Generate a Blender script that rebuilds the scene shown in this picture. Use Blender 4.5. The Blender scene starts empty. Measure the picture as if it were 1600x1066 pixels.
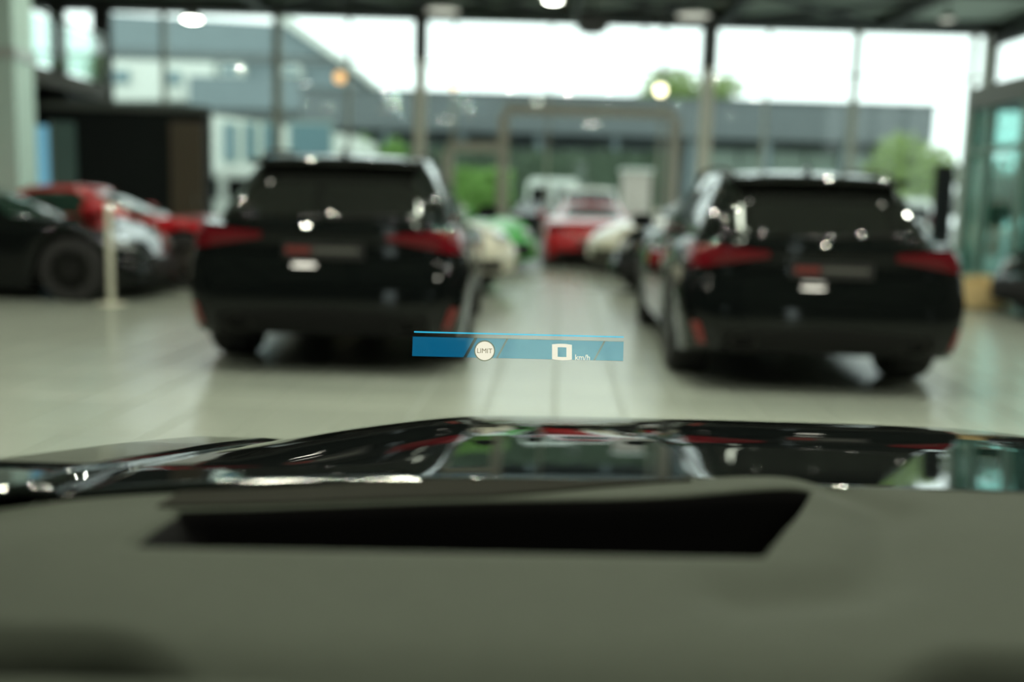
import bpy, bmesh, math, random
from mathutils import Vector, Matrix, Euler
from mathutils.bvhtree import BVHTree

rnd = random.Random(7)
PI = math.pi
sc = bpy.context.scene
COL = sc.collection

# ------------------------------------------------------------------ camera
W_, H_ = 1600, 1066
FPX = 35.0 / 36.0 * W_
PITCH = math.radians(7.94)
ROLL = math.radians(1.6)
EYE = Vector((0, 0, 1.2))
cam_d = bpy.data.cameras.new('camera')
cam = bpy.data.objects.new('camera', cam_d)
COL.objects.link(cam)
cam_d.lens = 35; cam_d.sensor_width = 36; cam_d.sensor_fit = 'HORIZONTAL'
cam_d.clip_start = 0.05; cam_d.clip_end = 500
RC = Matrix.Rotation(PI / 2 - PITCH, 3, 'X') @ Matrix.Rotation(ROLL, 3, 'Z')
cam.matrix_world = Matrix.Translation(EYE) @ RC.to_4x4()
cam_d.dof.use_dof = True
cam_d.dof.focus_distance = 1.52
cam_d.dof.aperture_fstop = 1.45
sc.camera = cam


def P(px, py, Y):
    """world point on the plane y = Y that is seen at a pixel of the 1600x1066 frame"""
    d = RC @ Vector(((px - W_ / 2) / FPX, -(py - H_ / 2) / FPX, -1))
    return EYE + d * (Y / d.y)


def PZ(px, py, z=0.0):
    d = RC @ Vector(((px - W_ / 2) / FPX, -(py - H_ / 2) / FPX, -1))
    return EYE + d * ((z - EYE.z) / d.z)


# ------------------------------------------------------------------ world, exposure, large lights
world = bpy.data.worlds.new('sky'); sc.world = world
world.use_nodes = True
bg = world.node_tree.nodes['Background']
bg.inputs[0].default_value = (0.93, 1.0, 0.99, 1)
bg.inputs[1].default_value = 2.3
vs = sc.view_settings
vs.view_transform = 'Standard'; vs.look = 'None'; vs.gamma = 1; vs.use_curve_mapping = False
vs.exposure = 0.0


def area(name, loc, sx, sy, power, col, rot=(0, 0, 0)):
    l = bpy.data.lights.new(name, 'AREA'); l.shape = 'RECTANGLE'
    l.size = sx; l.size_y = sy; l.energy = power; l.color = col
    o = bpy.data.objects.new(name, l); o.location = loc; o.rotation_euler = rot
    COL.objects.link(o)
    return o


# ------------------------------------------------------------------ materials
def nodes(m):
    m.use_nodes = True
    return m.node_tree.nodes, m.node_tree.links, m.node_tree.nodes['Principled BSDF']


def mat(name, col, rough=0.5, metal=0.0, coat=0.0, var=0.06, scale=8.0, bump=0.0, spec=0.5, coat_rough=0.03, coat_ior=1.42):
    m = bpy.data.materials.new(name)
    n, l, b = nodes(m)
    b.inputs['Roughness'].default_value = rough
    b.inputs['Metallic'].default_value = metal
    b.inputs['Coat Weight'].default_value = coat
    b.inputs['Coat Roughness'].default_value = coat_rough
    b.inputs['Coat IOR'].default_value = coat_ior
    b.inputs['Specular IOR Level'].default_value = spec
    tc = n.new('ShaderNodeTexCoord'); ns = n.new('ShaderNodeTexNoise')
    ns.inputs['Scale'].default_value = scale; ns.inputs['Detail'].default_value = 4
    l.new(tc.outputs['Object'], ns.inputs['Vector'])
    mx = n.new('ShaderNodeMix'); mx.data_type = 'RGBA'
    a = [max(0, c * (1 - var)) for c in col] + [1]; c2 = [min(1, c * (1 + var)) for c in col] + [1]
    mx.inputs[6].default_value = a; mx.inputs[7].default_value = c2
    l.new(ns.outputs['Fac'], mx.inputs[0]); l.new(mx.outputs[2], b.inputs['Base Color'])
    if bump:
        bp = n.new('ShaderNodeBump'); bp.inputs['Strength'].default_value = bump
        bp.inputs['Distance'].default_value = 0.02
        l.new(ns.outputs['Fac'], bp.inputs['Height']); l.new(bp.outputs[0], b.inputs['Normal'])
    return m


def glow(name, col, strength):
    m = bpy.data.materials.new(name)
    n, l, b = nodes(m)
    b.inputs['Base Color'].default_value = (*[c * 0.6 for c in col], 1)
    b.inputs['Emission Color'].default_value = (*col, 1)
    b.inputs['Emission Strength'].default_value = strength
    return m


def glass(name, tint, refl=0.08, rough=0.0):
    """thin pane: tinted see-through with a Fresnel reflection"""
    m = bpy.data.materials.new(name)
    n, l, b = nodes(m)
    out = n['Material Output']
    n.remove(b)
    t = n.new('ShaderNodeBsdfTransparent'); t.inputs[0].default_value = (*tint, 1)
    g = n.new('ShaderNodeBsdfGlossy'); g.inputs['Roughness'].default_value = rough
    fr = n.new('ShaderNodeFresnel'); fr.inputs[0].default_value = 1.45
    ge = n.new('ShaderNodeNewGeometry'); io = n.new('ShaderNodeMapRange')      # same reflection from both faces of a thin pane
    io.inputs[3].default_value = 1.45; io.inputs[4].default_value = 1 / 1.45
    l.new(ge.outputs['Backfacing'], io.inputs[0]); l.new(io.outputs[0], fr.inputs[0])
    mu = n.new('ShaderNodeMath'); mu.operation = 'MULTIPLY'; mu.inputs[1].default_value = refl / 0.04
    cl = n.new('ShaderNodeClamp')
    mx = n.new('ShaderNodeMixShader')
    l.new(fr.outputs[0], mu.inputs[0]); l.new(mu.outputs[0], cl.inputs[0]); l.new(cl.outputs[0], mx.inputs[0])
    l.new(t.outputs[0], mx.inputs[1]); l.new(g.outputs[0], mx.inputs[2]); l.new(mx.outputs[0], out.inputs[0])
    return m


def hud_mat(name, trans, emit):
    m = bpy.data.materials.new(name)
    n, l, b = nodes(m)
    out = n['Material Output']; n.remove(b)
    t = n.new('ShaderNodeBsdfTransparent'); t.inputs[0].default_value = (*trans, 1)
    e = n.new('ShaderNodeEmission'); e.inputs[0].default_value = (*emit, 1); e.inputs[1].default_value = 1
    a = n.new('ShaderNodeAddShader')
    l.new(t.outputs[0], a.inputs[0]); l.new(e.outputs[0], a.inputs[1]); l.new(a.outputs[0], out.inputs[0])
    return m


M = {}
M['paint_black'] = mat('black car paint', (0.003, 0.004, 0.004), 0.3, 0, 1.0, spec=0.0, coat_rough=0.02)
M['paint_black2'] = mat('black bonnet paint', (0.004, 0.005, 0.005), 0.3, 0, 1.0, spec=0.0, coat_rough=0.0, coat_ior=1.75)
M['paint_red'] = mat('red car paint', (0.36, 0.004, 0.010), 0.3, 0, 1.0, spec=0.2)
M['paint_white'] = mat('cream white car paint', (0.50, 0.49, 0.39), 0.35, 0, 1.0)
M['paint_green'] = mat('vivid green car paint', (0.02, 0.30, 0.01), 0.3, 0, 0.5, spec=0.2)
M['car_glass'] = mat('privacy car glass', (0.008, 0.009, 0.008), 0.03, 0, 0.0, spec=0.5)
M['car_glass_g'] = mat('greenish car glass', (0.012, 0.03, 0.022), 0.03, 0, 0.0, spec=0.6)
M['tyre'] = mat('tyre rubber', (0.010, 0.010, 0.010), 0.75, bump=0.1)
M['rim_dark'] = mat('dark alloy', (0.03, 0.03, 0.03), 0.35, 0.8)
M['rim_bronze'] = mat('grey alloy', (0.12, 0.11, 0.10), 0.35, 0.8)
M['plastic_black'] = mat('black trim plastic', (0.007, 0.007, 0.007), 0.6, spec=0.15)
M['taillight'] = mat('red lamp lens', (0.10, 0.001, 0.005), 0.3, 0, 0.8, spec=0.1)
M['reflector'] = mat('red reflector', (0.20, 0.006, 0.006), 0.3, 0, 0.6)
M['headlight'] = mat('clear lamp lens', (0.3, 0.32, 0.32), 0.1, 0.2, 1.0)
M['chrome'] = mat('brushed aluminium', (0.55, 0.55, 0.52), 0.25, 0.9)
M['exhaust'] = mat('dark steel', (0.06, 0.06, 0.055), 0.3, 0.9)
M['plate_black'] = mat('black plate', (0.012, 0.012, 0.012), 0.4)
M['plate_red'] = mat('red plate print', (0.16, 0.018, 0.014), 0.5)
M['plate_grey'] = mat('grey plate print', (0.10, 0.10, 0.09), 0.5)
M['yellow'] = mat('yellow enamel', (0.60, 0.36, 0.01), 0.4)
M['tile'] = mat('beige porcelain tile', (0.245, 0.272, 0.232), 0.24, var=0.10, scale=0.9)
M['grout'] = mat('grout', (0.18, 0.20, 0.17), 0.7)
M['dark_steel'] = mat('dark grey steel', (0.022, 0.026, 0.024), 0.5)
M['ceil'] = mat('grey green ceiling', (0.24, 0.28, 0.235), 0.8, var=0.15, scale=0.6)
M['wall_dark'] = mat('charcoal wall', (0.005, 0.008, 0.008), 0.8, spec=0.2)
M['wall_mid'] = mat('grey wall', (0.05, 0.055, 0.05), 0.8)
M['column_beige'] = mat('beige column', (0.50, 0.50, 0.42), 0.6)
M['portal'] = mat('grey beige portal', (0.30, 0.30, 0.25), 0.6)
M['column_pale'] = mat('pale column', (0.46, 0.64, 0.58), 0.5)
M['slab_brown'] = mat('brown slab edge', (0.06, 0.055, 0.04), 0.7)
M['door_brown'] = mat('brown door', (0.055, 0.042, 0.024), 0.6)
M['panel_blue'] = glow('backlit blue panel', (0.16, 0.40, 0.55), 0.75)
M['panel_grey'] = mat('grey glass panel', (0.10, 0.17, 0.16), 0.4)
M['mullion'] = mat('window mullion', (0.27, 0.28, 0.22), 0.5)
M['rail'] = mat('handrail steel', (0.45, 0.5, 0.47), 0.35, 0.6)
M['pane'] = glass('facade glass', (0.96, 0.99, 0.985), 0.03)
M['pane_teal'] = glass('teal glass', (0.78, 0.93, 0.91), 0.06)
M['pane_rail'] = glass('balustrade glass', (0.72, 0.85, 0.81), 0.06)
M['screen'] = glass('windscreen glass', (0.93, 0.985, 0.95), 0.006)
M['frame_teal'] = mat('dark green frame', (0.11, 0.20, 0.17), 0.4)
M['fascia'] = mat('dark grey fascia', (0.075, 0.09, 0.08), 0.5)
M['wicker'] = mat('straw wicker', (0.56, 0.43, 0.21), 0.8, var=0.3, scale=30, bump=0.4)
M['grass_dry'] = mat('dry straw', (0.60, 0.48, 0.25), 0.8)
M['post'] = mat('ivory post', (0.46, 0.46, 0.37), 0.5)
M['lamp_white'] = glow('lamp lens', (1, 0.97, 0.86), 0.6)
M['lamp_hot'] = glow('lit lamp lens', (1, 0.97, 0.86), 30)
M['spot_hot'] = glow('lit spot lens', (1, 0.94, 0.80), 3000)
M['strip_hot'] = glow('lit strip lens', (1, 0.93, 0.80), 150)
M['panel_hot'] = glow('lit panel diffuser', (0.95, 1, 0.82), 36)
M['glint_warm'] = glow('warm lamp reflection', (1, 0.55, 0.22), 1.3)  # glow of the added bulbs that stand for lamp reflections
M['glint_hot'] = glow('bright warm lamp reflection', (1, 0.86, 0.55), 6)
M['asphalt'] = mat('asphalt', (0.20, 0.21, 0.20), 0.9, var=0.15, bump=0.2)
M['roof_band'] = mat('slate grey cladding', (0.105, 0.128, 0.132), 0.5, var=0.12, scale=0.7)
M['roof_cap'] = mat('dark roof cap', (0.07, 0.085, 0.08), 0.6)
M['house_grey'] = mat('grey house cladding', (0.16, 0.21, 0.22), 0.6, var=0.1, scale=0.5)
M['house_grey2'] = mat('dark grey house cladding', (0.115, 0.145, 0.15), 0.6)
M['house_white'] = mat('white render', (0.62, 0.66, 0.60), 0.7)
M['window_blue'] = mat('bluish window glass', (0.12, 0.20, 0.22), 0.1)
M['shutter'] = mat('pale green shutter', (0.30, 0.38, 0.32), 0.6)
M['cream'] = mat('cream panel', (0.46, 0.41, 0.36), 0.7)
M['leaf_dark'] = mat('dark foliage', (0.045, 0.075, 0.042), 0.7, var=0.4, scale=2)
M['leaf_pale'] = mat('pale foliage', (0.24, 0.34, 0.10), 0.7, var=0.25, scale=2)
M['leaf_mid'] = mat('green foliage', (0.15, 0.29, 0.06), 0.7, var=0.3, scale=2)
M['trunk'] = mat('bark', (0.08, 0.06, 0.04), 0.9, bump=0.3)
M['lawn'] = mat('lawn', (0.16, 0.42, 0.05), 0.9, var=0.25, scale=3)
M['dash'] = mat('soft touch dashboard', (0.043, 0.051, 0.038), 0.8, var=0.08, scale=60, bump=0.06, spec=0.15)
M['frit_shade'] = mat('dark brown grey frit and shade', (0.016, 0.016, 0.012), 0.95, spec=0.05)  # shaded dash rear and black frit in one dark colour
M['well'] = mat('matt black well', (0.002, 0.002, 0.002), 0.9, spec=0.1)
M['cluster'] = mat('instrument black', (0.003, 0.004, 0.005), 0.6, spec=0.2)
M['hud_blue'] = hud_mat('projected blue light', (0.74, 0.92, 0.88), (0.004, 0.105, 0.215))
M['hud_back'] = hud_mat('projection field', (0.57, 0.63, 0.61), (0.0, 0.004, 0.006))
M['hud_line'] = hud_mat('projected cyan line', (0.2, 0.3, 0.3), (0.04, 0.50, 0.78))
M['hud_white'] = hud_mat('projected white light', (0.05, 0.05, 0.05), (0.98, 0.90, 0.74))
M['hud_ring'] = hud_mat('projected dim ring', (0.10, 0.10, 0.08), (0.16, 0.17, 0.11))
M['hud_text'] = hud_mat('unlit lettering', (0.05, 0.05, 0.05), (0.14, 0.11, 0.05))


# ------------------------------------------------------------------ mesh helpers
class MB:
    """collects pieces of one mesh"""
    def __init__(s):
        s.v = []; s.f = []; s.m = []; s.cur = 0

    def add(s, vs_, fs):
        b = len(s.v)
        s.v += [tuple(v) for v in vs_]
        for f in fs:
            s.f.append([b + i for i in f]); s.m.append(s.cur)

    def box(s, x0, x1, y0, y1, z0, z1, rot=None, bev=0.0):
        x0, x1 = min(x0, x1), max(x0, x1); y0, y1 = min(y0, y1), max(y0, y1); z0, z1 = min(z0, z1), max(z0, z1)
        pts = [Vector(p) for p in ((x0, y0, z0), (x1, y0, z0), (x1, y1, z0), (x0, y1, z0), (x0, y0, z1), (x1, y0, z1), (x1, y1, z1), (x0, y1, z1))]
        if rot:
            c = Vector(((x0 + x1) / 2, (y0 + y1) / 2, (z0 + z1) / 2)); pts = [c + rot @ (p - c) for p in pts]
        s.add(pts, [(0, 3, 2, 1), (4, 5, 6, 7), (0, 1, 5, 4), (1, 2, 6, 5), (2, 3, 7, 6), (3, 0, 4, 7)])
        return s

    def bar(s, a, b, w, h, up=(0, 0, 1)):
        a = Vector(a); b = Vector(b); d = (b - a).normalized()
        sd = d.cross(Vector(up))
        if sd.length < 1e-4: sd = d.cross(Vector((1, 0, 0)))
        sd.normalize(); u = sd.cross(d)
        pts = []
        for q in (a, b):
            for i, j in ((-1, -1), (1, -1), (1, 1), (-1, 1)):
                pts.append(q + sd * i * w / 2 + u * j * h / 2)
        s.add(pts, [(0, 1, 2, 3), (7, 6, 5, 4), (0, 4, 5, 1), (1, 5, 6, 2), (2, 6, 7, 3), (3, 7, 4, 0)])
        return s

    def lathe(s, prof, c=(0, 0, 0), axis='Z', n=24, close=True):
        """prof: (radius, height) pairs"""
        c = Vector(c); pts = []
        for r, h in prof:
            for k in range(n):
                a = 2 * PI * k / n; x, y = r * math.cos(a), r * math.sin(a)
                p = {'Z': (x, y, h), 'X': (h, x, y), 'Y': (x, h, y)}[axis]
                pts.append(c + Vector(p))
        fs = []
        for i in range(len(prof) - 1):
            for k in range(n):
                k2 = (k + 1) % n
                fs.append((i * n + k, i * n + k2, (i + 1) * n + k2, (i + 1) * n + k))
        if close:
            fs.append(tuple(range(n))[::-1]); fs.append(tuple((len(prof) - 1) * n + k for k in range(n)))
        s.add(pts, fs)
        return s

    def tube(s, pts, r, n=8):
        pts = [Vector(p) for p in pts]
        rings = []
        for i, p in enumerate(pts):
            d = (pts[min(i + 1, len(pts) - 1)] - pts[max(i - 1, 0)]).normalized()
            a = d.cross(Vector((0, 0, 1)))
            if a.length < 1e-3: a = d.cross(Vector((1, 0, 0)))
            a.normalize(); b = a.cross(d)
            rr = r[i] if isinstance(r, (list, tuple)) else r
            rings.append([p + (a * math.cos(2 * PI * k / n) + b * math.sin(2 * PI * k / n)) * rr for k in range(n)])
        v = [q for ring in rings for q in ring]; fs = []
        for i in range(len(pts) - 1):
            for k in range(n):
                k2 = (k + 1) % n; fs.append((i * n + k, i * n + k2, (i + 1) * n + k2, (i + 1) * n + k))
        fs.append(tuple(range(n))[::-1]); fs.append(tuple((len(pts) - 1) * n + k for k in range(n)))
        s.add(v, fs)
        return s

    def grid(s, rows, close_u=False):
        """rows: list of equally long point lists"""
        n = len(rows[0]); v = [q for r in rows for q in r]; fs = []
        for i in range(len(rows) - 1):
            for k in range(n if close_u else n - 1):
                k2 = (k + 1) % n; fs.append((i * n + k, i * n + k2, (i + 1) * n + k2, (i + 1) * n + k))
        s.add(v, fs)
        return s

    def slab(s, rows, thick):
        """a grid surface with thickness along a vector"""
        t = Vector(thick); nr, n = len(rows), len(rows[0])
        top = [Vector(q) for r in rows for q in r]; bot = [q + t for q in top]
        N = nr * n; fs = []
        for i in range(nr - 1):
            for k in range(n - 1):
                a, b, c, d = i * n + k, i * n + k + 1, (i + 1) * n + k + 1, (i + 1) * n + k
                fs.append((a, b, c, d)); fs.append((N + d, N + c, N + b, N + a))
        edge = [k for k in range(n)] + [i * n + n - 1 for i in range(1, nr)] + [(nr - 1) * n + k for k in range(n - 2, -1, -1)] + [i * n for i in range(nr - 2, 0, -1)]
        for i, a in enumerate(edge):
            b = edge[(i + 1) % len(edge)]
            fs.append((a, N + a, N + b, b))
        s.add(top + bot, fs)
        return s

    def poly(s, pts, thick):
        t = Vector(thick); n = len(pts); a = [Vector(p) for p in pts]; b = [p + t for p in a]
        s.add(a + b, [tuple(range(n)), tuple(range(2 * n - 1, n - 1, -1))] + [(i, n + i, n + (i + 1) % n, (i + 1) % n) for i in range(n)])
        return s

    def mesh(s, name, mats, smooth=None, merge=False):
        me = bpy.data.meshes.new(name)
        me.from_pydata(s.v, [], s.f)
        for m in (mats if isinstance(mats, (list, tuple)) else [mats]): me.materials.append(m)
        me.polygons.foreach_set('material_index', s.m)
        bm = bmesh.new(); bm.from_mesh(me)
        if merge: bmesh.ops.remove_doubles(bm, verts=bm.verts, dist=0.0004)
        bmesh.ops.recalc_face_normals(bm, faces=bm.faces)
        if smooth is not None:
            for f in bm.faces: f.smooth = True
        bm.to_mesh(me); bm.free()
        if smooth is not None: me.set_sharp_from_angle(angle=math.radians(smooth))
        return me

    def build(s, name, mats, parent=None, smooth=None, merge=False):
        o = bpy.data.objects.new(name, s.mesh(name, mats, smooth, merge))
        COL.objects.link(o)
        if parent is not None: o.parent = parent
        return o


def tag(o, label=None, cat=None, group=None, kind=None):
    if label: o['label'] = label
    if cat: o['category'] = cat
    if group: o['group'] = group
    if kind: o['kind'] = kind
    return o


def empty(name, loc=(0, 0, 0), rz=0, label=None, cat=None, group=None, kind=None):
    o = bpy.data.objects.new(name, None); COL.objects.link(o)
    o.location = loc; o.rotation_euler = (0, 0, rz); o.empty_display_size = 0.1
    return tag(o, label, cat, group, kind)


def inst(name, me, parent, loc=(0, 0, 0), rot=(0, 0, 0)):
    o = bpy.data.objects.new(name, me); COL.objects.link(o); o.parent = parent
    o.location = loc; o.rotation_euler = rot
    return o


def copy_tree(o, parent=None):
    c = o.copy(); COL.objects.link(c)
    if parent: c.parent = parent
    for ch in list(o.children): copy_tree(ch, c)
    return c


def ip(tab, t):
    """smooth piecewise interpolation of (t, value) pairs"""
    if t <= tab[0][0]: return tab[0][1]
    if t >= tab[-1][0]: return tab[-1][1]
    for (a, va), (b, vb) in zip(tab, tab[1:]):
        if a <= t <= b:
            return va + (vb - va) * (t - a) / (b - a)


def sst(a, b, x):
    t = max(0, min(1, (x - a) / (b - a))); return t * t * (3 - 2 * t)


# ------------------------------------------------------------------ shell: floor, ceiling, walls
ROW = math.radians(-2.6)          # direction of the parking rows and of the tile joints
XL, XR, YB, YF, ZC = -14.0, 11.0, -9.0, 24.0, 5.62

floor = tag(MB().box(XL, XR, YB, YF + 0.3, -0.12, -0.006).build('floor', M['grout']), 'pale beige tiled showroom floor', kind='structure')
tw, tl = 0.40, 0.80
tb = MB()
def chamfer_box(mb, x0, x1, y0, y1, z0, z1, c=0.004):
    lo = [(x0, y0, z0), (x1, y0, z0), (x1, y1, z0), (x0, y1, z0)]
    mi = [(x0, y0, z1 - c), (x1, y0, z1 - c), (x1, y1, z1 - c), (x0, y1, z1 - c)]
    hi = [(x0 + c, y0 + c, z1), (x1 - c, y0 + c, z1), (x1 - c, y1 - c, z1), (x0 + c, y1 - c, z1)]
    fs = [(8, 9, 10, 11)]
    for a in (0, 4):
        for k in range(4): fs.append((a + k, a + (k + 1) % 4, a + 4 + (k + 1) % 4, a + 4 + k))
    mb.add(lo + mi + hi, fs)
chamfer_box(tb, -tw / 2 + 0.006, tw / 2 - 0.006, -tl / 2 + 0.006, tl / 2 - 0.006, -0.012, 0)
tile_me = tb.mesh('tile', M['tile'])
RR = Matrix.Rotation(ROW, 3, 'Z')
cand = []
for i in range(-45, 50):
    for j in range(-16, 36):
        c = RR @ Vector(((i + 0.5) * tw, (j + 0.5) * tl, 0))
        if not (XL + 0.3 < c.x < XR - 0.3 and YB + 0.5 < c.y < YF - 0.4): continue
        cand.append(c)
def in_view(c):
    if c.y < 5.0: return False
    q = RC.transposed() @ (c - EYE); px = 800 + q.x / -q.z * FPX; py = 533 - q.y / -q.z * FPX
    return -25 < px < 1625 and py < 720
near = sorted([c for c in cand if in_view(c)], key=lambda c: c.y)[:300]
nk = {(round(c.x, 3), round(c.y, 3)) for c in near}
for c in near:
    inst('tile', tile_me, floor, c, (0, 0, ROW))
rest = MB()
for c in cand:
    if (round(c.x, 3), round(c.y, 3)) in nk: continue
    b = len(rest.v)
    cx, cy = tw / 2 - 0.006, tl / 2 - 0.006
    lo = [c + RR @ Vector((a * cx, b_ * cy, -0.012)) for a, b_ in ((-1, -1), (1, -1), (1, 1), (-1, 1))]
    hi = [c + RR @ Vector((a * (cx - 0.003), b_ * (cy - 0.003), 0)) for a, b_ in ((-1, -1), (1, -1), (1, 1), (-1, 1))]
    rest.add(lo + hi, [(4, 5, 6, 7)] + [(k, (k + 1) % 4, 4 + (k + 1) % 4, 4 + k) for k in range(4)])
tag(rest.build('tile', M['tile'], floor), kind='stuff')

ceiling = tag(MB().box(XL, XR, YB, YF + 0.3, ZC, ZC + 0.2).build('ceiling', M['ceil']), 'grey green showroom ceiling', kind='structure')
def cbeam(a, b, w, h, name='beam'):
    MB().bar(a, b, w, h).build(name, M['dark_steel'], ceiling)
for x in (-11.5, -5.9, -2.2, 1.2, 4.6, 8.3):
    cbeam((x, YB, ZC - 0.13), (x, YF - 0.25, ZC - 0.13), 0.16, 0.26)
for y in (-3, 3, 9, 15, 20.2):
    cbeam((XL, y, ZC - 0.1), (XR, y, ZC - 0.1), 0.14, 0.2)
for x0, x1 in ((-5.9, -2.2), (-2.2, 1.2), (1.2, 4.6), (4.6, 8.3)):
    cbeam((x0, 20.3, ZC - 0.2), (x1, 23.6, ZC - 0.2), 0.1, 0.12, 'brace')
    cbeam((x1, 20.3, ZC - 0.2), (x0, 23.6, ZC - 0.2), 0.1, 0.12, 'brace')

# facade of glass, a mullion at each division, one pane between two mullions
ZH = P(1200, 45, YF).z
wall_front = tag(MB().box(XL, XR, YF - 0.25, YF + 0.25, ZH, ZC).build('wall_front', M['dark_steel']), 'glazed front facade of the showroom under a dark head beam', kind='structure')
div = [(-13.9, 0.12), (P(90, 60, YF).x, 0.34), (P(160, 60, YF).x, 0.42), (P(256, 60, YF).x, 0.09), (P(433, 60, YF).x, 0.17), (P(545, 120, YF).x, 0.07),
       (P(710, 100, YF).x, 0.07), (P(860, 100, YF).x, 0.05), (P(1037, 100, YF).x, 0.06), (P(1200, 100, YF).x, 0.05), (P(1338, 100, YF).x, 0.14), (P(1520, 100, YF).x, 0.10), (XR - 0.1, 0.12)]
for x, w in div:
    MB().box(x - w / 2, x + w / 2, YF - 0.08, YF + 0.08, 0, ZH).build('mullion', M['mullion'] if w < 0.3 else M['dark_steel'], wall_front)
zt_ = P(1300, 117, YF).z
for (xa, wa), (xb, wb) in zip(div, div[1:]):
    MB().box(xa + wa / 2, xb - wb / 2, YF - 0.012, YF + 0.012, 0.1, zt_ - 0.02).build('pane', M['pane'], wall_front)
    MB().box(xa + wa / 2, xb - wb / 2, YF - 0.012, YF + 0.012, zt_ + 0.02, ZH).build('pane', M['pane'], wall_front)
    MB().box(xa + wa / 2, xb - wb / 2, YF - 0.04, YF + 0.04, zt_ - 0.02, zt_ + 0.02).build('transom', M['rail'], wall_front)
MB().box(XL, XR, YF - 0.08, YF + 0.08, 0, 0.1).build('sill', M['mullion'], wall_front)

# right wall glazed, back wall with tall windows, left wall solid
wall_right = tag(MB().box(XR, XR + 0.2, YB, YF, ZC - 0.5, ZC).build('wall_right', M['dark_steel']), 'glazed right side wall of the showroom', kind='structure')
ys = [11.0 + i * 2.6 for i in range(6)]
MB().box(XR + .02, XR + .18, YB, 11.0, 0, ZC - .5).build('solid_panel', M['wall_mid'], wall_right)
for y in ys:
    MB().box(XR, XR + 0.15, y - 0.08, y + 0.08, 0, ZC - 0.5).build('mullion', M['dark_steel'], wall_right)
for a, b in zip(ys, ys[1:]):
    MB().box(XR + 0.06, XR + 0.08, a + 0.08, b - 0.08, 0, ZC - 0.5).build('pane', M['pane'], wall_right)
wl = MB().box(XL - 0.2, XL, YB, YF, 0, ZC)
wall_left = tag(wl.build('wall_left', M['wall_mid']), 'grey left side wall', kind='structure')
wb_ = MB()
for a, b in ((XL, -0.9), (-0.3, 3.3), (3.9, XR)):
    wb_.box(a, b, YB - 0.2, YB, 0, ZC)
wb_.box(-0.9, -0.3, YB - 0.2, YB, 3.6, ZC); wb_.box(3.3, 3.9, YB - 0.2, YB, 3.6, ZC)
wall_back = tag(wb_.build('wall_back', M['wall_mid']), 'grey rear wall with two tall narrow windows', kind='structure')
for i, x in enumerate((-0.6, 3.6)):
    w = tag(MB().box(x - 0.3, x + 0.3, YB - 0.12, YB - 0.10, 0, 3.6).build('window_%d' % (i + 1), M['pane']), 'tall narrow window in the rear wall', kind='structure')

# columns of the facade with a dark sleeve at the top
def facade_column(px_top, px_low, y0, y1, w, label):
    t = empty('column', (P(px_low, 200, 23.2).x, 23.2, 0), 0, label, 'column')
    zt2 = P(px_top, y1, 23.2).z
    MB().box(-w / 2, w / 2, -0.12, 0.12, 0, zt2).build('shaft', M['column_beige'], t)
    MB().box(-w * 0.62, w * 0.62, -0.16, 0.16, zt2, ZC - 0.01).build('sleeve', M['dark_steel'], t)
    MB().box(-w * 0.8, w * 0.8, -0.2, 0.2, 0, 0.05).build('base_plate', M['dark_steel'], t)
facade_column(661, 656, 30, 93, 0.24, 'slim beige column with dark upper sleeve, left one by the facade')
facade_column(1104, 1102, 40, 107, 0.26, 'slim beige column with dark upper sleeve, right one by the facade')

# gate portals in front of the glass
def portal(pxa, pxb, pyt, label, posts):
    a, b = P(pxa, pyt, 23.0), P(pxb, pyt, 23.0)
    t = empty('door_portal', ((a.x + b.x) / 2, 23.0, 0), 0, label, 'door frame')
    h = (a.z + b.z) / 2; w = (b.x - a.x) / 2
    MB().box(-w, w, -0.07, 0.07, h - 0.22, h).build('lintel', M['portal'], t)
    for s_ in posts:
        MB().box(s_ * w - 0.12, s_ * w + 0.12, -0.08, 0.08, 0, h - 0.22).build('post', M['portal'], t)
portal(700, 778, 222, 'low beige door portal between the two left posts', (-1,))
portal(788, 1056, 166, 'wide beige gate portal in the middle of the facade', (-1, 1))

# ------------------------------------------------------------------ mezzanine on the left
mx = P(178, 150, YF).x
mz0 = 3.28; mz1 = 3.62
mezz = tag(MB().box(XL, mx, 8.0, YF - 0.3, mz0, mz1).build('mezzanine_floor', M['slab_brown']), 'brown edged mezzanine slab on the left', kind='structure')
bal = empty('balustrade', (mx - 0.05, 8.0, mz1), 0, 'glass balustrade with steel handrail along the edge of the left mezzanine', 'railing')
n_p = 8; L_p = (YF - 0.4 - 8.0) / n_p
for i in range(n_p):
    MB().box(-0.008, 0.008, i * L_p + 0.04, (i + 1) * L_p - 0.04, 0.06, 1.0).build('pane', M['pane_rail'], bal)
for i in range(n_p + 1):
    MB().box(-0.025, 0.025, i * L_p - 0.025, i * L_p + 0.025, 0, 1.08).build('post', M['rail'], bal)
MB().tube([(0, 0, 1.1), (0, L_p * n_p, 1.1)], 0.035).build('handrail', M['rail'], bal)
bx0, bx1 = -13.9, P(320, 200, 21).x
ztop = P(300, 165, 21).z
MBp = MB().box(bx0, bx1, 21.0, 21.5, 0, min(ztop, mz0 - 0.01)).box(bx0, mx - .02, 21.5, 23.6, ztop - .4, mz0)
part_ = tag(MBp.build('wall_partition', M['wall_dark']), 'charcoal partition room under the mezzanine', kind='structure')
MB().box(bx0, bx1 + 0.06, 20.9, 21.0, ztop - 0.14, ztop).build('top_rail', M['fascia'], part_)
xa, xb = P(266, 250, 20.9).x, P(317, 250, 20.9).x
d1 = tag(MB().box(xa, xb, 20.9, 20.99, 0, P(290, 190, 20.9).z).build('door_1', M['door_brown']), 'brown door in the charcoal partition', kind='structure')
MB().box(xb - 0.16, xb - 0.12, 20.85, 20.9, 0.95, 1.15).build('door_handle', M['chrome'], d1)
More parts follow.
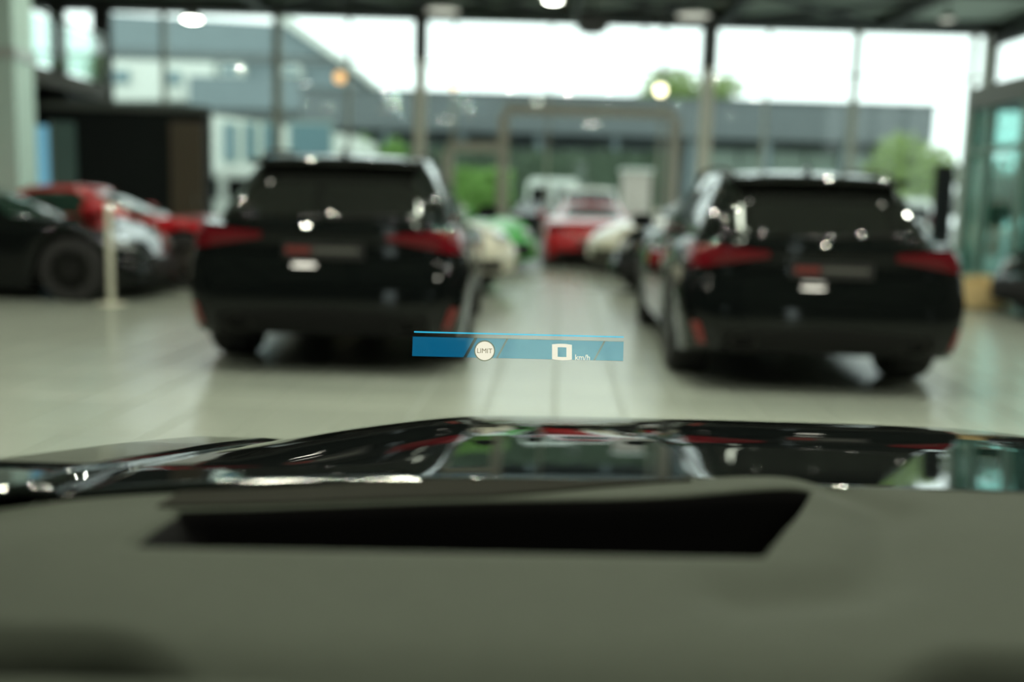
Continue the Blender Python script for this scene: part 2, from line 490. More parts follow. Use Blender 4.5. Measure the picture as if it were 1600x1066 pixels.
xa, xb = P(46, 250, 20.9).x, P(75, 250, 20.9).x
dp = empty('light_panel', ((xa + xb) / 2, 20.93, 0), 0, 'narrow backlit pale blue panel standing at the charcoal partition', 'panel')
hp = P(60, 196, 20.9).z
MB().box(-(xb - xa) / 2, (xb - xa) / 2, -0.02, 0.03, 0.05, hp).build('screen', M['panel_blue'], dp)
MB().box(-(xb - xa) / 2 - .03, (xb - xa) / 2 + .03, -0.03, 0.04, 0, 0.05).build('foot', M['dark_steel'], dp)
xc, xd = P(78, 250, 20.9).x, P(117, 250, 20.9).x
dg = empty('wall_panel', ((xc + xd) / 2, 20.93, 0), 0, 'grey green panel beside the backlit blue panel', 'panel')
hw = (xd - xc) / 2
MB().box(-hw, hw, -0.02, 0.05, 0, P(95, 190, 20.9).z).build('board', M['panel_grey'], dg)
MB().box(-hw, -hw + 0.04, -0.03, -0.02, 0, P(95, 190, 20.9).z).build('edge_strip', M['rail'], dg)

# pale column in front at the left edge
xa, xb = P(-30, 200, 15).x, P(41, 200, 15).x
colm = empty('column', ((xa + xb) / 2, 15.0, 0), 0, 'wide pale green column at the left edge behind the red car', 'column')
w = (xb - xa) / 2
MB().box(-w, w, -0.3, 0.3, 0, 3.05).build('shaft', M['column_pale'], colm)
MB().box(-w - .02, w + .04, -0.33, 0.33, 3.05, 3.2).build('collar', M['rail'], colm)
MB().box(-w, w, -0.3, 0.3, 3.2, ZC - 0.01).build('upper_shaft', M['column_pale'], colm)
MB().box(-0.10, -0.06, -0.315, -0.30, 0, 3.05).build('joint_strip', M['fascia'], colm)

# ------------------------------------------------------------------ glass cabin on the right
gy0, gy1 = 13.35, 14.9
gx0, gx1 = 6.66, 10.4
gh = 3.02
gc = empty('glass_cabin', (gx0, gy0, 0), 0, 'dark framed teal glass cabin at the right behind the straw planter', 'cabin')
D_ = gy1 - gy0; WX = gx1 - gx0
MB().box(-0.08, WX + .08, -0.08, D_ + .08, gh - 0.30, gh).build('roof_fascia', M['fascia'], gc)
for x in (0, 0.95, 1.9, 2.85, WX):
    for y in (0, D_):
        MB().box(x - 0.05, x + 0.05, y - 0.05, y + 0.05, 0, gh - 0.30).build('frame_post', M['frame_teal'], gc)
MB().box(-0.05, 0.05, D_ * 0.62 - 0.05, D_ * 0.62 + 0.05, 0, gh - 0.30).build('frame_post', M['frame_teal'], gc)
for z in (2.12, 0.06):
    MB().box(-0.04, 0.04, 0.05, D_ - 0.05, z - 0.05, z + 0.05).build('cross_rail', M['frame_teal'], gc)
    MB().box(0.05, WX, -0.04, 0.04, z - 0.05, z + 0.05).build('cross_rail', M['frame_teal'], gc)
for y0_, y1_ in ((0.05, D_ * 0.62 - 0.05), (D_ * 0.62 + 0.05, D_ - 0.05)):
    for z0_, z1_ in ((0.11, 2.07), (2.17, gh - 0.3)):
        MB().box(-0.01, 0.01, y0_, y1_, z0_, z1_).build('pane', M['pane_teal'], gc)
for x0_, x1_ in ((0.05, 0.9), (1.0, 1.85), (1.95, 2.8), (2.9, WX - 0.05)):
    for y in (0, D_):
        MB().box(x0_, x1_, y - 0.01, y + 0.01, 0.11, gh - 0.3).build('pane', M['pane_teal'], gc)

# dark totem left of the cabin
pa = P(1474, 300, 17.0)
tot = empty('totem', (pa.x, 17.0, 0), 0, 'dark slab totem standing left of the glass cabin', 'sign')
th = P(1474, 258, 17.0).z
MB().box(-0.15, 0.15, -0.05, 0.05, 0.06, th, ).build('slab', M['cluster'], tot)
MB().box(-0.2, 0.2, -0.15, 0.15, 0, 0.06).build('foot', M['dark_steel'], tot)

# straw planter
pl = PZ(1535, 471)
pl.y = 12.9
pl.x = P(1534, 450, 12.9).x
pln = empty('planter', (pl.x, pl.y, 0), 0, 'low woven straw basket planter at the foot of the glass cabin', 'planter')
b_ = MB()
for k in range(8):
    z = 0.02 + k * 0.035; r = 0.31 + 0.035 * math.sin(k / 7 * PI)
    b_.lathe([(r - .012, z), (r + .012, z + .004), (r + .018, z + .017), (r + .012, z + .03), (r - .012, z + .034)], n=24)
b_.build('basket', M['wicker'], pln, smooth=50)
g_ = MB()
for k in range(170):
    a = rnd.uniform(0, 2 * PI); r = rnd.uniform(0, 0.2); r2 = r + rnd.uniform(0, 0.12); z = rnd.uniform(0.34, 0.44)
    p0 = Vector((r * math.cos(a), r * math.sin(a), 0.2)); p1 = Vector((r2 * math.cos(a), r2 * math.sin(a), z))
    g_.bar(p0, p1, 0.02, 0.006)
tag(g_.build('dried_grass', M['grass_dry'], pln), kind='stuff')

# barrier post left
pp = PZ(174, 476)
post = empty('barrier_post', (pp.x, pp.y, 0), 0, 'slim ivory post on a round foot in front of the black coupe', 'post')
hz = P(171, 318, pp.y).z
MB().lathe([(0.034, 0.02), (0.034, hz - 0.02), (0.03, hz), (0.005, hz + 0.01)], n=16).build('pole', M['post'], post, smooth=40)
MB().lathe([(0.15, 0), (0.15, 0.012), (0.12, 0.022), (0.036, 0.03)], n=24).build('foot', M['post'], post, smooth=40)


# ------------------------------------------------------------------ lamps
def highbay(px, py, Y, r, label, lens, grp=None, tilt=0):
    p = P(px, py, Y)
    t = empty('ceiling_lamp', (p.x, p.y, p.z), 0, label, 'lamp', grp)
    MB().lathe([(r * .35, 0.16), (r * .55, 0.10), (r * 0.97, 0.02), (r, 0.0), (r * .96, 0.0)], n=28, close=True).build('shade', M['fascia'], t, smooth=40)
    MB().lathe([(r * .93, -0.012), (r * .6, -0.03), (0.01, -0.036)], n=28).build('lens', lens, t, smooth=40)
    MB().tube([(0, 0, 0.15), (0, 0, ZC - p.z - 0.002)], 0.012).build('rod', M['dark_steel'], t)
    return t
highbay(692, 16, 21.0, 0.36, 'broad pale high bay lamp hanging left of the middle, second from left', M['lamp_white'])
highbay(1083, 24, 21.0, 0.36, 'broad pale high bay lamp hanging above the right black estate car', M['lamp_white'])
highbay(300, 30, 19.0, 0.17, 'small glaring lamp hanging in front of the grey house', M['lamp_hot'])
highbay(864, 0, 20.0, 0.17, 'small glaring lamp at the top edge in the middle', M['lamp_hot'])
highbay(1480, 30, 19.0, 0.15, 'small unlit looking lamp hanging above the glass cabin', M['lamp_white'])

def reflection_bulb(px, py, Y, r, m, label):  # hung bulbs added in place of ceiling spots mirrored in the facade glass
    p = P(px, py, Y)
    t = empty('lamp_reflection', (p.x, p.y, p.z), 0, label, 'lamp')
    MB().lathe([(0.001, -r)] + [(r * math.cos(a), r * math.sin(a)) for a in (-1.2, -.8, -.4, 0, .4, .8, 1.2)] + [(0.001, r)], n=16).build('bulb', m, t, smooth=60)
    MB().lathe([(r * .5, r * .85), (r * .5, r * 1.5), (r * .2, r * 1.7)], n=12).build('socket', M['rail'], t, smooth=40)
    MB().tube([(0, 0, r * 1.6), (0, 0, ZC - p.z - 0.002)], 0.004).build('cord', M['rail'], t)
reflection_bulb(1032, 141, 20.5, 0.11, M['glint_hot'], 'bright yellow white lamp reflection in the glass, as an added bulb before the flat roofed building')
reflection_bulb(531, 121, 20.5, 0.12, M['glint_warm'], 'dim orange lamp reflection in the glass, as an added bulb before the grey gable house')
reflection_bulb(709, 133, 20.5, 0.09, M['glint_warm'], 'small orange lamp reflection in the glass, as an added bulb beside the left facade column')

# dark projector and sensor arm hanging below the head beam
p = P(925, 44, 21.5)
pj = empty('ceiling_unit', (p.x, p.y, p.z), 0, 'dark box unit hanging under the ceiling in the middle', 'ceiling unit')
MB().box(-0.32, 0.32, -0.15, 0.15, -0.06, 0.22).build('housing', M['dark_steel'], pj)
MB().box(-0.2, 0.2, -0.1, 0.1, -0.12, -0.06).build('lower_cover', M['dark_steel'], pj)
MB().tube([(0, 0, 0.2), (0, 0, ZC - p.z - .002)], 0.03).build('rod', M['dark_steel'], pj)
p = P(1005, 90, 21.5)
hz2 = ZC - p.z
pj = empty('hanging_arm', (p.x, p.y, p.z), 0, 'thin dark rod with a bent side arm hanging from the ceiling', 'bracket')
MB().tube([(0, 0, 0), (0, 0, hz2 - .002)], 0.03).build('rod', M['dark_steel'], pj)
zz = P(1005, 71, 21.5).z - p.z
MB().tube([(0, 0, zz), (-0.25, 0, zz), (-0.9, 0, zz + .02), (-1.1, 0, zz + 0.08), (-1.17, 0, zz + .3)], [0.03, 0.022, 0.012, 0.012, 0.012]).build('side_arm', M['dark_steel'], pj)

# spot lamps and strip lamps over and behind the viewer, seen in the car paint
k = 0
for x in (-9.0, -5.2, -2.2, -0.3, 1.7, 3.6, 6.0, 9.0):
    for y in (1.2, 4.8, 9.0, 15.5):
        k += 1
        t = empty('spot_lamp', (x + 0.25 * math.sin(k * 2.1), y + 0.4 * math.cos(k * 1.3), 5.2), 0, 'small round ceiling spot reflected in the glossy car bodies', 'lamp', 'ceiling spots over the cars')
        MB().lathe([(0.06, 0.2), (0.07, -0.02), (0.055, -0.02)], n=20).build('housing', M['dark_steel'], t, smooth=40)
        MB().lathe([(0.045, -0.022), (0.03, -0.03), (0.005, -0.032)], n=20).build('lens', M['spot_hot'], t, smooth=40)
        MB().tube([(0, 0, 0.19), (0, 0, ZC - 5.2 - 0.002)], 0.015).build('rod', M['dark_steel'], t)
for x, y, lb in ((-3.45, -1.2, 'short ceiling strip lamp reflected in the tailgate of the left black estate'), (3.65, -2.2, 'short ceiling strip lamp reflected in the tailgate of the right black estate')):
    t = empty('strip_lamp', (x, y, 5.1), 0, lb, 'lamp', 'strip lamps over the cars')
    MB().box(-0.38, 0.38, -0.10, 0.10, 0, 0.08).build('housing', M['dark_steel'], t)
    MB().box(-0.35, 0.35, -0.08, 0.08, -0.015, 0).build('lens', M['strip_hot'], t)
    MB().tube([(0, 0, 0.07), (0, 0, ZC - 5.1 - 0.002)], 0.012).build('rod', M['dark_steel'], t)
t = empty('light_panel', (0.75, 6.2, 5.2), 0, 'long ceiling light panel above the aisle between the black estates', 'lamp')
MB().box(-0.24, 0.24, -1.9, 1.9, 0, 0.07).build('housing', M['dark_steel'], t)
MB().box(-0.14, 0.14, -1.85, 1.85, -0.012, 0).build('diffuser', M['panel_hot'], t)
for y in (-1.2, 1.2):
    MB().tube([(0, y, 0.06), (0, y, ZC - 5.2 - 0.002)], 0.012).build('rod', M['dark_steel'], t)


# ------------------------------------------------------------------ cars
def bvh_of(o):
    bm = bmesh.new(); bm.from_mesh(o.data); t = BVHTree.FromBMesh(bm); bm.free(); return t


def patch(tree, fn, nu, nv, origin, d, off, depth):
    """a thin moulded piece laid on a surface: fn(u, v) gives the point to cast from along d"""
    d = Vector(d); rows = []; last = None
    for i in range(nu + 1):
        r = []
        for j in range(nv + 1):
            q = Vector(fn(i / nu, j / nv))
            h = tree.ray_cast(q + d * origin, d)
            if h[0] is None:
                r.append(None)
            else:
                r.append(h[0] - d * off)
        rows.append(r)
    # rays that miss (over an edge) take the depth of the nearest hit in their row
    for i, r in enumerate(rows):
        for j, q in enumerate(r):
            if q is None:
                cands = [(abs(i - a) + abs(j - b), rows[a][b]) for a in range(nu + 1) for b in range(nv + 1) if rows[a][b] is not None]
                if not cands: raise RuntimeError('patch misses the body')
                n_ = min(cands, key=lambda c: c[0])[1]
                p0 = Vector(fn(i / nu, j / nv))
                rows[i][j] = p0 + d * ((n_ - p0).dot(d))
    mb = MB(); mb.slab(rows, d * depth)
    return mb


def wheel_meshes(R, W, kind):
    t = MB().lathe([(R * .62, -W / 2), (R * .92, -W / 2), (R * .985, -W / 2 + .025), (R, -W / 2 + .05), (R, W / 2 - .05), (R * .985, W / 2 - .025), (R * .92, W / 2), (R * .62, W / 2)], axis='X', n=36, close=False)
    t.lathe([(R * .62, -W / 2), (R * .60, 0), (R * .62, W / 2)], axis='X', n=36, close=False)
    tm = t.mesh('tyre', M['tyre'], smooth=40)
    r = MB().lathe([(R * .66, W / 2 - .01), (R * .60, W / 2 - .005), (R * .57, W / 2 - .04), (R * .57, -W / 2 + .02)], axis='X', n=36, close=False)
    for s_ in range(10):
        a = 2 * PI * s_ / 10
        c = Vector((W / 2 - .03, 0, 0)); e = Vector((W / 2 - .02, math.cos(a) * R * .6, math.sin(a) * R * .6))
        r.bar(c, e, .035, .03, up=(1, 0, 0))
    r.lathe([(.075, W / 2 - .05), (.07, W / 2 - .012), (.02, W / 2 - .004)], axis='X', n=16)
    rm = r.mesh('rim', kind, smooth=40)
    cm = MB().lathe([(R * .50, -.012), (R * .50, .012)], c=(W / 2 - .09, 0, 0), axis='X', n=28).mesh('brake_disc', M['exhaust'], smooth=40)
    return tm, rm, cm


SPECS = {}
SPECS['wagon'] = dict(
    L=5.0, H=1.49, R=.365, TW=.30, ax=(.97, 3.9), track=.80, gc=.23,
    w=[(0, .80), (.04, .875), (.12, .925), (.3, .955), (.6, .975), (1.3, .972), (2.0, .945), (3.2, .945), (3.7, .968), (4.2, .965), (4.6, .92), (4.85, .82), (5.0, .62)],
    zs=[(0, 1.0), (.3, 1.03), (1, 1.02), (2.5, .99), (3.6, .95), (4.3, .87), (4.8, .73), (5, .62)],
    zt=[(0, 1.02), (.3, 1.055), (1, 1.045), (2.5, 1.03), (3.5, 1.05), (4.3, .98), (4.8, .84), (5, .70)],
    rear=[(.1, .16), (.24, .10), (.37, .02), (.55, 0), (.66, .015), (.72, .06), (.87, .085), (.97, .06), (1.02, .07), (1.12, .12)],
    front=[(.1, .12), (.25, .0), (.5, .0), (.62, .03), (.8, .12)],
    gb=(.14, 3.55), gt=(.62, 2.65), gwb=.855, gwt=.595, zr=[(.5, 1.435), (.9, 1.478), (1.3, 1.50), (1.8, 1.51), (2.4, 1.485), (2.7, 1.44)], zbelt=1.0,
    glass_v=(.14, .90))
SPECS['coupe'] = dict(
    L=4.5, H=1.26, R=.35, TW=.29, ax=(.88, 3.78), track=.80, gc=.13,
    w=[(0, .76), (.05, .86), (.2, .93), (.6, .97), (1.2, .965), (1.9, .925), (2.8, .925), (3.4, .955), (3.9, .95), (4.25, .88), (4.42, .76), (4.5, .55)],
    zs=[(0, .83), (.3, .89), (.9, .94), (1.6, .89), (2.6, .86), (3.4, .885), (3.75, .87), (4.1, .79), (4.38, .65), (4.5, .50)],
    zt=[(0, .86), (.3, .93), (.9, .98), (1.6, .94), (2.8, .91), (3.3, .86), (3.75, .82), (4.1, .76), (4.38, .65), (4.5, .52)],
    rear=[(.1, .14), (.3, .02), (.5, 0), (.6, .02), (.7, .06), (.85, .03), (.95, .05)],
    front=[(.1, .06), (.2, .0), (.4, .02), (.6, .12)],
    gb=(.70, 3.20), gt=(1.55, 2.35), gwb=.83, gwt=.57, zr=[(1.5, 1.21), (1.9, 1.235), (2.2, 1.24), (2.4, 1.21)], zbelt=.87,
    glass_v=(.14, .88))
SPECS['suv'] = dict(
    L=4.8, H=1.66, R=.38, TW=.27, ax=(.95, 3.8), track=.80, gc=.22,
    w=[(0, .80), (.05, .88), (.2, .93), (.6, .955), (1.4, .95), (3.2, .94), (3.8, .955), (4.3, .92), (4.65, .82), (4.8, .66)],
    zs=[(0, 1.0), (.4, 1.04), (2.5, 1.02), (3.5, 1.0), (4.3, .94), (4.65, .84), (4.8, .72)],
    zt=[(0, 1.02), (.4, 1.06), (2.5, 1.05), (3.4, 1.08), (4.3, 1.03), (4.65, .92), (4.8, .78)],
    rear=[(.1, .14), (.3, .02), (.5, 0), (.62, .02), (.7, .06), (1.0, .08), (1.1, .1)],
    front=[(.1, .1), (.3, .0), (.7, .02), (.9, .1)],
    gb=(.18, 3.5), gt=(.5, 2.75), gwb=.85, gwt=.65, zr=[(.5, 1.60), (1.2, 1.645), (2.0, 1.655), (2.75, 1.60)], zbelt=1.02,
    glass_v=(.12, .88))


def make_car(name, spec, paint, label, loc, rz, rim='rim_dark', glassm='car_glass', detail='rear', roofm=None, scale=1.0):
    S = SPECS[spec]
    L, R = S['L'], S['R']
    car = empty(name, loc, rz, label, 'car')
    # ---- body shell: stations along the length, each a ring of section points
    ys_ = sorted(set([0, .015, .04, .08, .14, .22] + [L - q for q in (0, .015, .04, .09, .16, .25)] + [i * .085 for i in range(3, int(L / .085) - 2)]))
    RA = R + .045

    def section(y):
        w_, zs, zt = ip(S['w'], y), ip(S['zs'], y), ip(S['zt'], y)
        gc_ = S['gc'] + .10 * sst(.35, 0, y) * 0.6 + .08 * sst(L - .5, L, y)
        za = gc_
        arch = 0
        for a in S['ax']:
            q = RA * RA - (y - a) ** 2
            if q > 0: za = max(za, R + math.sqrt(q)); arch = max(arch, math.sqrt(q) / RA)
        za = min(za, zs - .08)
        inx = w_ * .62
        hgt = zs - .02
        def zz(f, lo=za): return lo + (hgt - lo) * f
        pts = [(0, gc_), (inx * .5, gc_), (inx - .01, gc_), (inx, za), (w_ * .93, za), (w_ * .965, za + .012)]
        pts += [(w_ * (.975 + .02 * arch), zz(.12)), (w_ * (.99 + .01 * arch), zz(.3)), (w_, zz(.5)), (w_ * .995, zz(.68)), (w_ * .975, zz(.84)), (w_ * .945, zz(.95)), (w_ * .90, zs + .006)]
        for f in (.8, .62, .4, .2, 0):
            pts.append((w_ * f, zs + (zt - zs) * (1 - (f / .9) ** 2)))
        return pts
    def shift(x, y, z):
        a = ip(S['rear'], z) * (1 - sst(.0, .75, y)); b = ip(S['front'], z) * sst(L - .75, L, y)
        return (x, y + a - b, z)
    mb = MB(); rows = []
    for y in ys_:
        h = section(y)
        ring = [shift(x, y, z) for x, z in h] + [shift(-x, y, z) for x, z in h[-2:0:-1]]
        rows.append(ring)
    K = len(section(1.0))
    n = len(rows[0])
    v0 = len(mb.v); mb.v += [q for r in rows for q in r]
    for i in range(len(rows) - 1):
        for k_ in range(n):
            k2 = (k_ + 1) % n
            low = k_ < 4 or k_ >= n - 4
            mb.f.append([i * n + k_, i * n + k2, (i + 1) * n + k2, (i + 1) * n + k_]); mb.m.append(1 if low else 0)
    for ri, r in ((0, rows[0]), (len(rows) - 1, rows[-1])):     # end caps
        h = section(ys_[0] if ri == 0 else ys_[-1]); yy = ys_[0] if ri == 0 else ys_[-1]
        bow = .045 if ri == 0 else -.05
        cap = []
        for (x, z) in h:
            cap.append([(lambda q: (q[0], q[1] - bow * (1 - abs(fx) ** 2.2) * (x / max(h[8][0], .01)), q[2]))(shift(x * fx, yy, z)) for fx in (-1, -.85, -.6, -.3, 0, .3, .6, .85, 1)])
        mb.cur = 0
        mb.grid(cap)
    body = mb.build('body', [paint, M['plastic_black']], car, smooth=38, merge=True)
    # ---- cabin: loops from belt to roof
    yb0, yb1 = S['gb']; yt0, yt1 = S['gt']; wb0, wt0 = S['gwb'], S['gwt']

    def loop_pt(u, v, grow=0.0):
        """u in 0..4 around (rear, right, front, left), v in 0..1 from belt to roof"""
        vv = v
        bulge = .030 * math.sin(PI * min(1, max(0, v)))
        y0 = yb0 + (yt0 - yb0) * vv - bulge; y1 = yb1 + (yt1 - yb1) * vv + bulge * 1.3
        hw_ = wb0 + (wt0 - wb0) * (vv ** 1.15) + bulge * .7
        hw_ += grow; y0 -= grow; y1 += grow
        cy, hl = (y0 + y1) / 2, (y1 - y0) / 2
        a = (u - .5) / 4 * 2 * PI - PI / 2
        # superellipse keeps soft corners
        e = 5.5 if spec == 'coupe' else 9.0
        k_ = int(math.floor(u)) % 4; t = u - math.floor(u)
        edge = [(-1 + 2 * t, -1), (1, -1 + 2 * t), (1 - 2 * t, 1), (-1, 1 - 2 * t)][k_]
        x, y = edge
        nrm = (abs(x) ** e + abs(y) ** e) ** (1 / e)
        x, y = x / nrm, y / nrm
        taper = 1 - (.07 if spec == 'coupe' else .03) * sst(.2, 1.0, abs(y))      # plan taper to both ends
        px_, py_ = x * hw_ * taper, cy + y * hl
        # the ends are bowed
        py_ += (.07 if y > 0 else -.055) * (1 - x * x) * (abs(y) ** 6)
        zb = S['zbelt'] - .03
        zr = ip(S['zr'], py_)
        return Vector((px_, py_, zb + (zr - zb) * v))
    mb = MB(); rows = []
    US = [i / 12 for i in range(48)]
    for v in (0, .12, .25, .4, .55, .7, .82, .91, .97, 1.0):
        rows.append([loop_pt(u, v) for u in US])
    cy_ = (yt0 + yt1) / 2
    for s_, add in ((.97, .010), (.88, .022), (.7, .034), (.45, .044), (.2, .049), (.0, .051)):
        rows.append([Vector((p_.x * s_, cy_ + (p_.y - cy_) * (.90 + .10 * s_ if s_ > .5 else .94 * 1), ip(S['zr'], p_.y) + add * 0.8)) for p_ in rows[9]])
    mb.grid(rows, close_u=True)
    cabin = mb.build('cabin', [roofm or paint], car, smooth=45, merge=True)
    gv0, gv1 = S['glass_v']
    G = M[glassm]

    def window(nm, u0, u1, v0, v1, slant0=0.0, slant1=0.0, nu=14, nv=6):
        rows_ = []
        for i in range(nu + 1):
            r_ = []
            for j in range(nv + 1):
                v = v0 + (v1 - v0) * j / nv
                f = i / nu
                ua = u0 + slant0 * (v - v0) / (v1 - v0); ub = u1 + slant1 * (v - v0) / (v1 - v0)
                r_.append(loop_pt(ua + (ub - ua) * f, v, .006))
            rows_.append(r_)
        m_ = MB(); m_.grid(rows_)
        o = m_.build(nm, G, car, smooth=60)
        mod = o.modifiers.new('thickness', 'SOLIDIFY'); mod.thickness = .005; mod.offset = -1
        return o
    window('rear_window', .06 if spec == 'coupe' else .035, .94 if spec == 'coupe' else .965, gv0 + .02, gv1 + .02)
    window('windshield', 2.06, 2.94, gv0, gv1 + .04)
    if spec == 'coupe':
        for a, sg in ((1, 1), (3, -1)):
            if sg > 0: window('side_window', 1.22, 1.86, gv0, gv1, .06, -.03)
            else: window('side_window', 3.14, 3.78, gv0, gv1, .03, -.06)
    else:
        for lo, hi in ((.08, .32), (.345, .60), (.625, .90)):
            window('side_window', 1 + lo, 1 + hi, gv0, gv1, .02 if lo < .1 else 0, -.02 if hi > .85 else 0, nu=6)
            window('side_window', 4 - hi, 4 - lo, gv0, gv1, .02 if hi > .85 else 0, -.02 if lo < .1 else 0, nu=6)
    # ---- wheels
    tm, rm, cm = wheel_meshes(R, S['TW'], M[rim])
    for a in S['ax']:
        for sg in (-1, 1):
            wx = ip(S['w'], a) - .015 - S['TW'] / 2
            wh = inst('wheel', tm, car, (sg * wx, a, R), (0, 0, 0 if sg > 0 else PI))
            inst('rim', rm, wh); inst('brake_disc', cm, wh)
    tree = bvh_of(body)
    # ---- mirrors
    for sg in (-1, 1):
        ym = yb1 - .55
        zm = S['zbelt'] + .10
        m_ = MB()
        rr = []
        for yy, sc_ in ((-.09, .75), (-.085, 1), (0, 1), (.06, .8), (.09, .4)):
            rr.append([(sg * (wb0 + .17) + .11 * sc_ * math.cos(q * 2 * PI / 16), ym + yy, zm + .068 * sc_ * math.sin(q * 2 * PI / 16)) for q in range(16)])
        m_.grid(rr, close_u=True); m_.add(rr[0], [tuple(range(16))]); m_.add(rr[-1], [tuple(range(16))])
        m_.bar((sg * (wb0 - .02), ym + .02, zm - .06), (sg * (wb0 + .14), ym, zm - .03), .05, .03)
        m_.build('door_mirror', paint, car, smooth=40, merge=True)
    # ---- lamps and trim by casting onto the body
    zl = S['zs'][0][1]
    for sg in (-1, 1):
        if spec == 'wagon':
            fn = lambda u, v: (sg * (.915 - .50 * u), 0, (.835 + .085 * u) + ((1.005 - .045 * u) - (.835 + .085 * u)) * v)
        elif spec == 'coupe':
            fn = lambda u, v: (sg * (.88 - .36 * u), 0, .66 + .10 * v + .03 * u)
        else:
            fn = lambda u, v: (sg * (.87 - .30 * u), 0, .84 + .16 * v)
        patch(tree, fn, 12, 4, -2.0, (0, 1, 0), .010, .022).build('tail_light', M['taillight'], car, smooth=50)
        # side return of the lamp
        if spec == 'wagon':
            fs_ = lambda u, v: (0, .12 + .26 * u, (.85 + .05 * u) + (.14 - .05 * u) * v)
            q_ = patch(tree, fs_, 6, 3, -2.0, (-sg, 0, 0), .006, .016)
            q_.build('tail_light_return', M['taillight'], car, smooth=50)
        fh = lambda u, v: (sg * (.84 - .34 * u), L, (zl * .72 - .03 * u) + (.10 + .02 * u) * v)
        patch(tree, fh, 8, 3, -2.0, (0, -1, 0), .008, .02).build('headlight', M['headlight'], car, smooth=50)
    patch(tree, lambda u, v: (-.45 + .9 * u, L, .26 + .22 * v), 8, 3, -2.0, (0, -1, 0), .006, .02).build('grille', M['plastic_black'], car, smooth=50)
    # rear lower valance
    patch(tree, lambda u, v: (-.70 + 1.4 * u, 0, S['gc'] + .065 + .17 * v * (1 - .25 * abs(2 * u - 1))), 12, 3, -2.0, (0, 1, 0), .012, .03).build('diffuser', M['plastic_black'], car, smooth=50)
    for sg in (-1, 1):
        e = MB()
        xx = sg * .56; zz_ = S['gc'] + .13
        e.lathe([(.055, -.02), (.062, -.02), (.062, .22), (.055, .22), (.055, -.02)], n=20, axis='Y', close=False)
        e.v = [(xx + q[0] * 1.45, q[1], zz_ + q[2] * .95) for q in e.v]
        e.build('exhaust_pipe', M['exhaust'], car, smooth=40)
    # plate with lettering too blurred to read: red block group, then grey group
    if spec == 'wagon': zp0, zp1, py_ = .79, .90, 0
    elif spec == 'coupe': zp0, zp1, py_ = .42, .53, 0
    else: zp0, zp1, py_ = .72, .83, 0
    h = tree.ray_cast(Vector((0, -2, (zp0 + zp1) / 2)), Vector((0, 1, 0)))
    yp = h[0].y - .012
    pl_ = MB().box(-.27, .27, yp - .012, yp + .02, zp0, zp1).build('licence_plate', M['plate_black'], car)
    if spec == 'wagon':
        a = MB(); x = -.245
        for q in range(4):
            a.box(x, x + .034, yp - .016, yp - .011, zp0 + .035, zp1 - .03); x += .042
        a.build('red_print', M['plate_red'], pl_)
        a = MB(); x = -.06
        for q in range(8):
            a.box(x, x + .028, yp - .016, yp - .011, zp0 + .04 + .008 * (q % 2), zp1 - .035); x += .037
        a.build('grey_print', M['plate_grey'], pl_)
        # vertical reflectors at the bumper corners, spoiler, rails, fin
        for sg in (-1, 1):
            patch(tree, lambda u, v: (sg * (.80 + .05 * u + .05 * v), 0, .33 + .15 * v), 2, 4, -2.0, (0, 1, 0), .008, .02).build('rear_reflector', M['reflector'], car, smooth=50)
        sp = MB(); rows_ = []
        for i in range(13):
            x = -.60 + 1.2 * i / 12; c = 1 - (x / .62) ** 2
            y_e = yt0 - .16 - .05 * c; zt2 = ip(S['zr'], yt0) + .006 + .012 * c
            rows_.append([(x * .97, y_e, zt2 - .018), (x, y_e + .02, zt2), (x * 1.0, yt0 + .02, zt2 + .022 * (.4 + .6 * c)), (x * .98, yt0 + .14, zt2 + .012)])
        sp.slab(rows_, (0, .01, -.024)); sp.build('roof_spoiler', paint, car, smooth=40)
        for sg in (-1, 1):
            pts_ = [(sg * (wt0 * (.97 - .04 * abs(f - .5))), yt0 + .12 + (yt1 - yt0 - .2) * f, ip(S['zr'], yt0 + .1 + (yt1 - yt0 - .2) * f) + (.045 if .05 < f < .95 else .012)) for f in [i / 12 for i in range(13)]]
            MB().tube(pts_, .016, 8).build('roof_rail', M['plastic_black'], car, smooth=60)
        fi = MB(); y_f = yt0 + .22; z_f = ip(S['zr'], y_f) + .035
        fi.add([(-.022, y_f, z_f), (.022, y_f, z_f), (.022, y_f + .17, z_f), (-.022, y_f + .17, z_f), (-.006, y_f + .015, z_f + .062), (.006, y_f + .015, z_f + .062), (.006, y_f + .07, z_f + .05), (-.006, y_f + .07, z_f + .05)],
               [(0, 3, 2, 1), (4, 5, 6, 7), (0, 1, 5, 4), (1, 2, 6, 5), (2, 3, 7, 6), (3, 0, 4, 7)])
        fi.build('antenna_fin', paint, car)
        # wiper on the rear glass
        w0 = loop_pt(.5, gv0 + .05, .02); w1 = loop_pt(.80, gv0 + .12, .02)
        MB().tube([w0, (w0 + w1) / 2, w1], .010).build('rear_wiper', M['plastic_black'], car, smooth=60)
    # door handles and sill
    for sg in (-1, 1):
        for y in ((1.55, 2.55) if spec != 'coupe' else (2.0,)):
            patch(tree, lambda u, v: (0, y + .2 * u, S['zbelt'] - .13 + .03 * v), 3, 1, -2.0, (-sg, 0, 0), .02, .03).build('door_handle', paint, car, smooth=50)
    # shut lines of the doors
    car.scale = (scale,) * 3
    return car, tree


def heading(rz):          # local +y axis in world
    return Vector((-math.sin(rz), math.cos(rz), 0))

# the two black estates
xl = P(504, 420, 6.6).x
carL, _ = make_car('estate_car', 'wagon', M['paint_black'], 'glossy black estate car with red tail lights, seen from behind, left of the aisle', (xl, 6.6, 0), math.radians(.4), scale=1.0)
xr = P(1301, 440, 6.35).x
carR, _ = make_car('estate_car', 'wagon', M['paint_black'], 'glossy black estate car with red tail lights, seen from behind, right of the aisle', (xr, 6.35, 0), ROW, scale=.97)

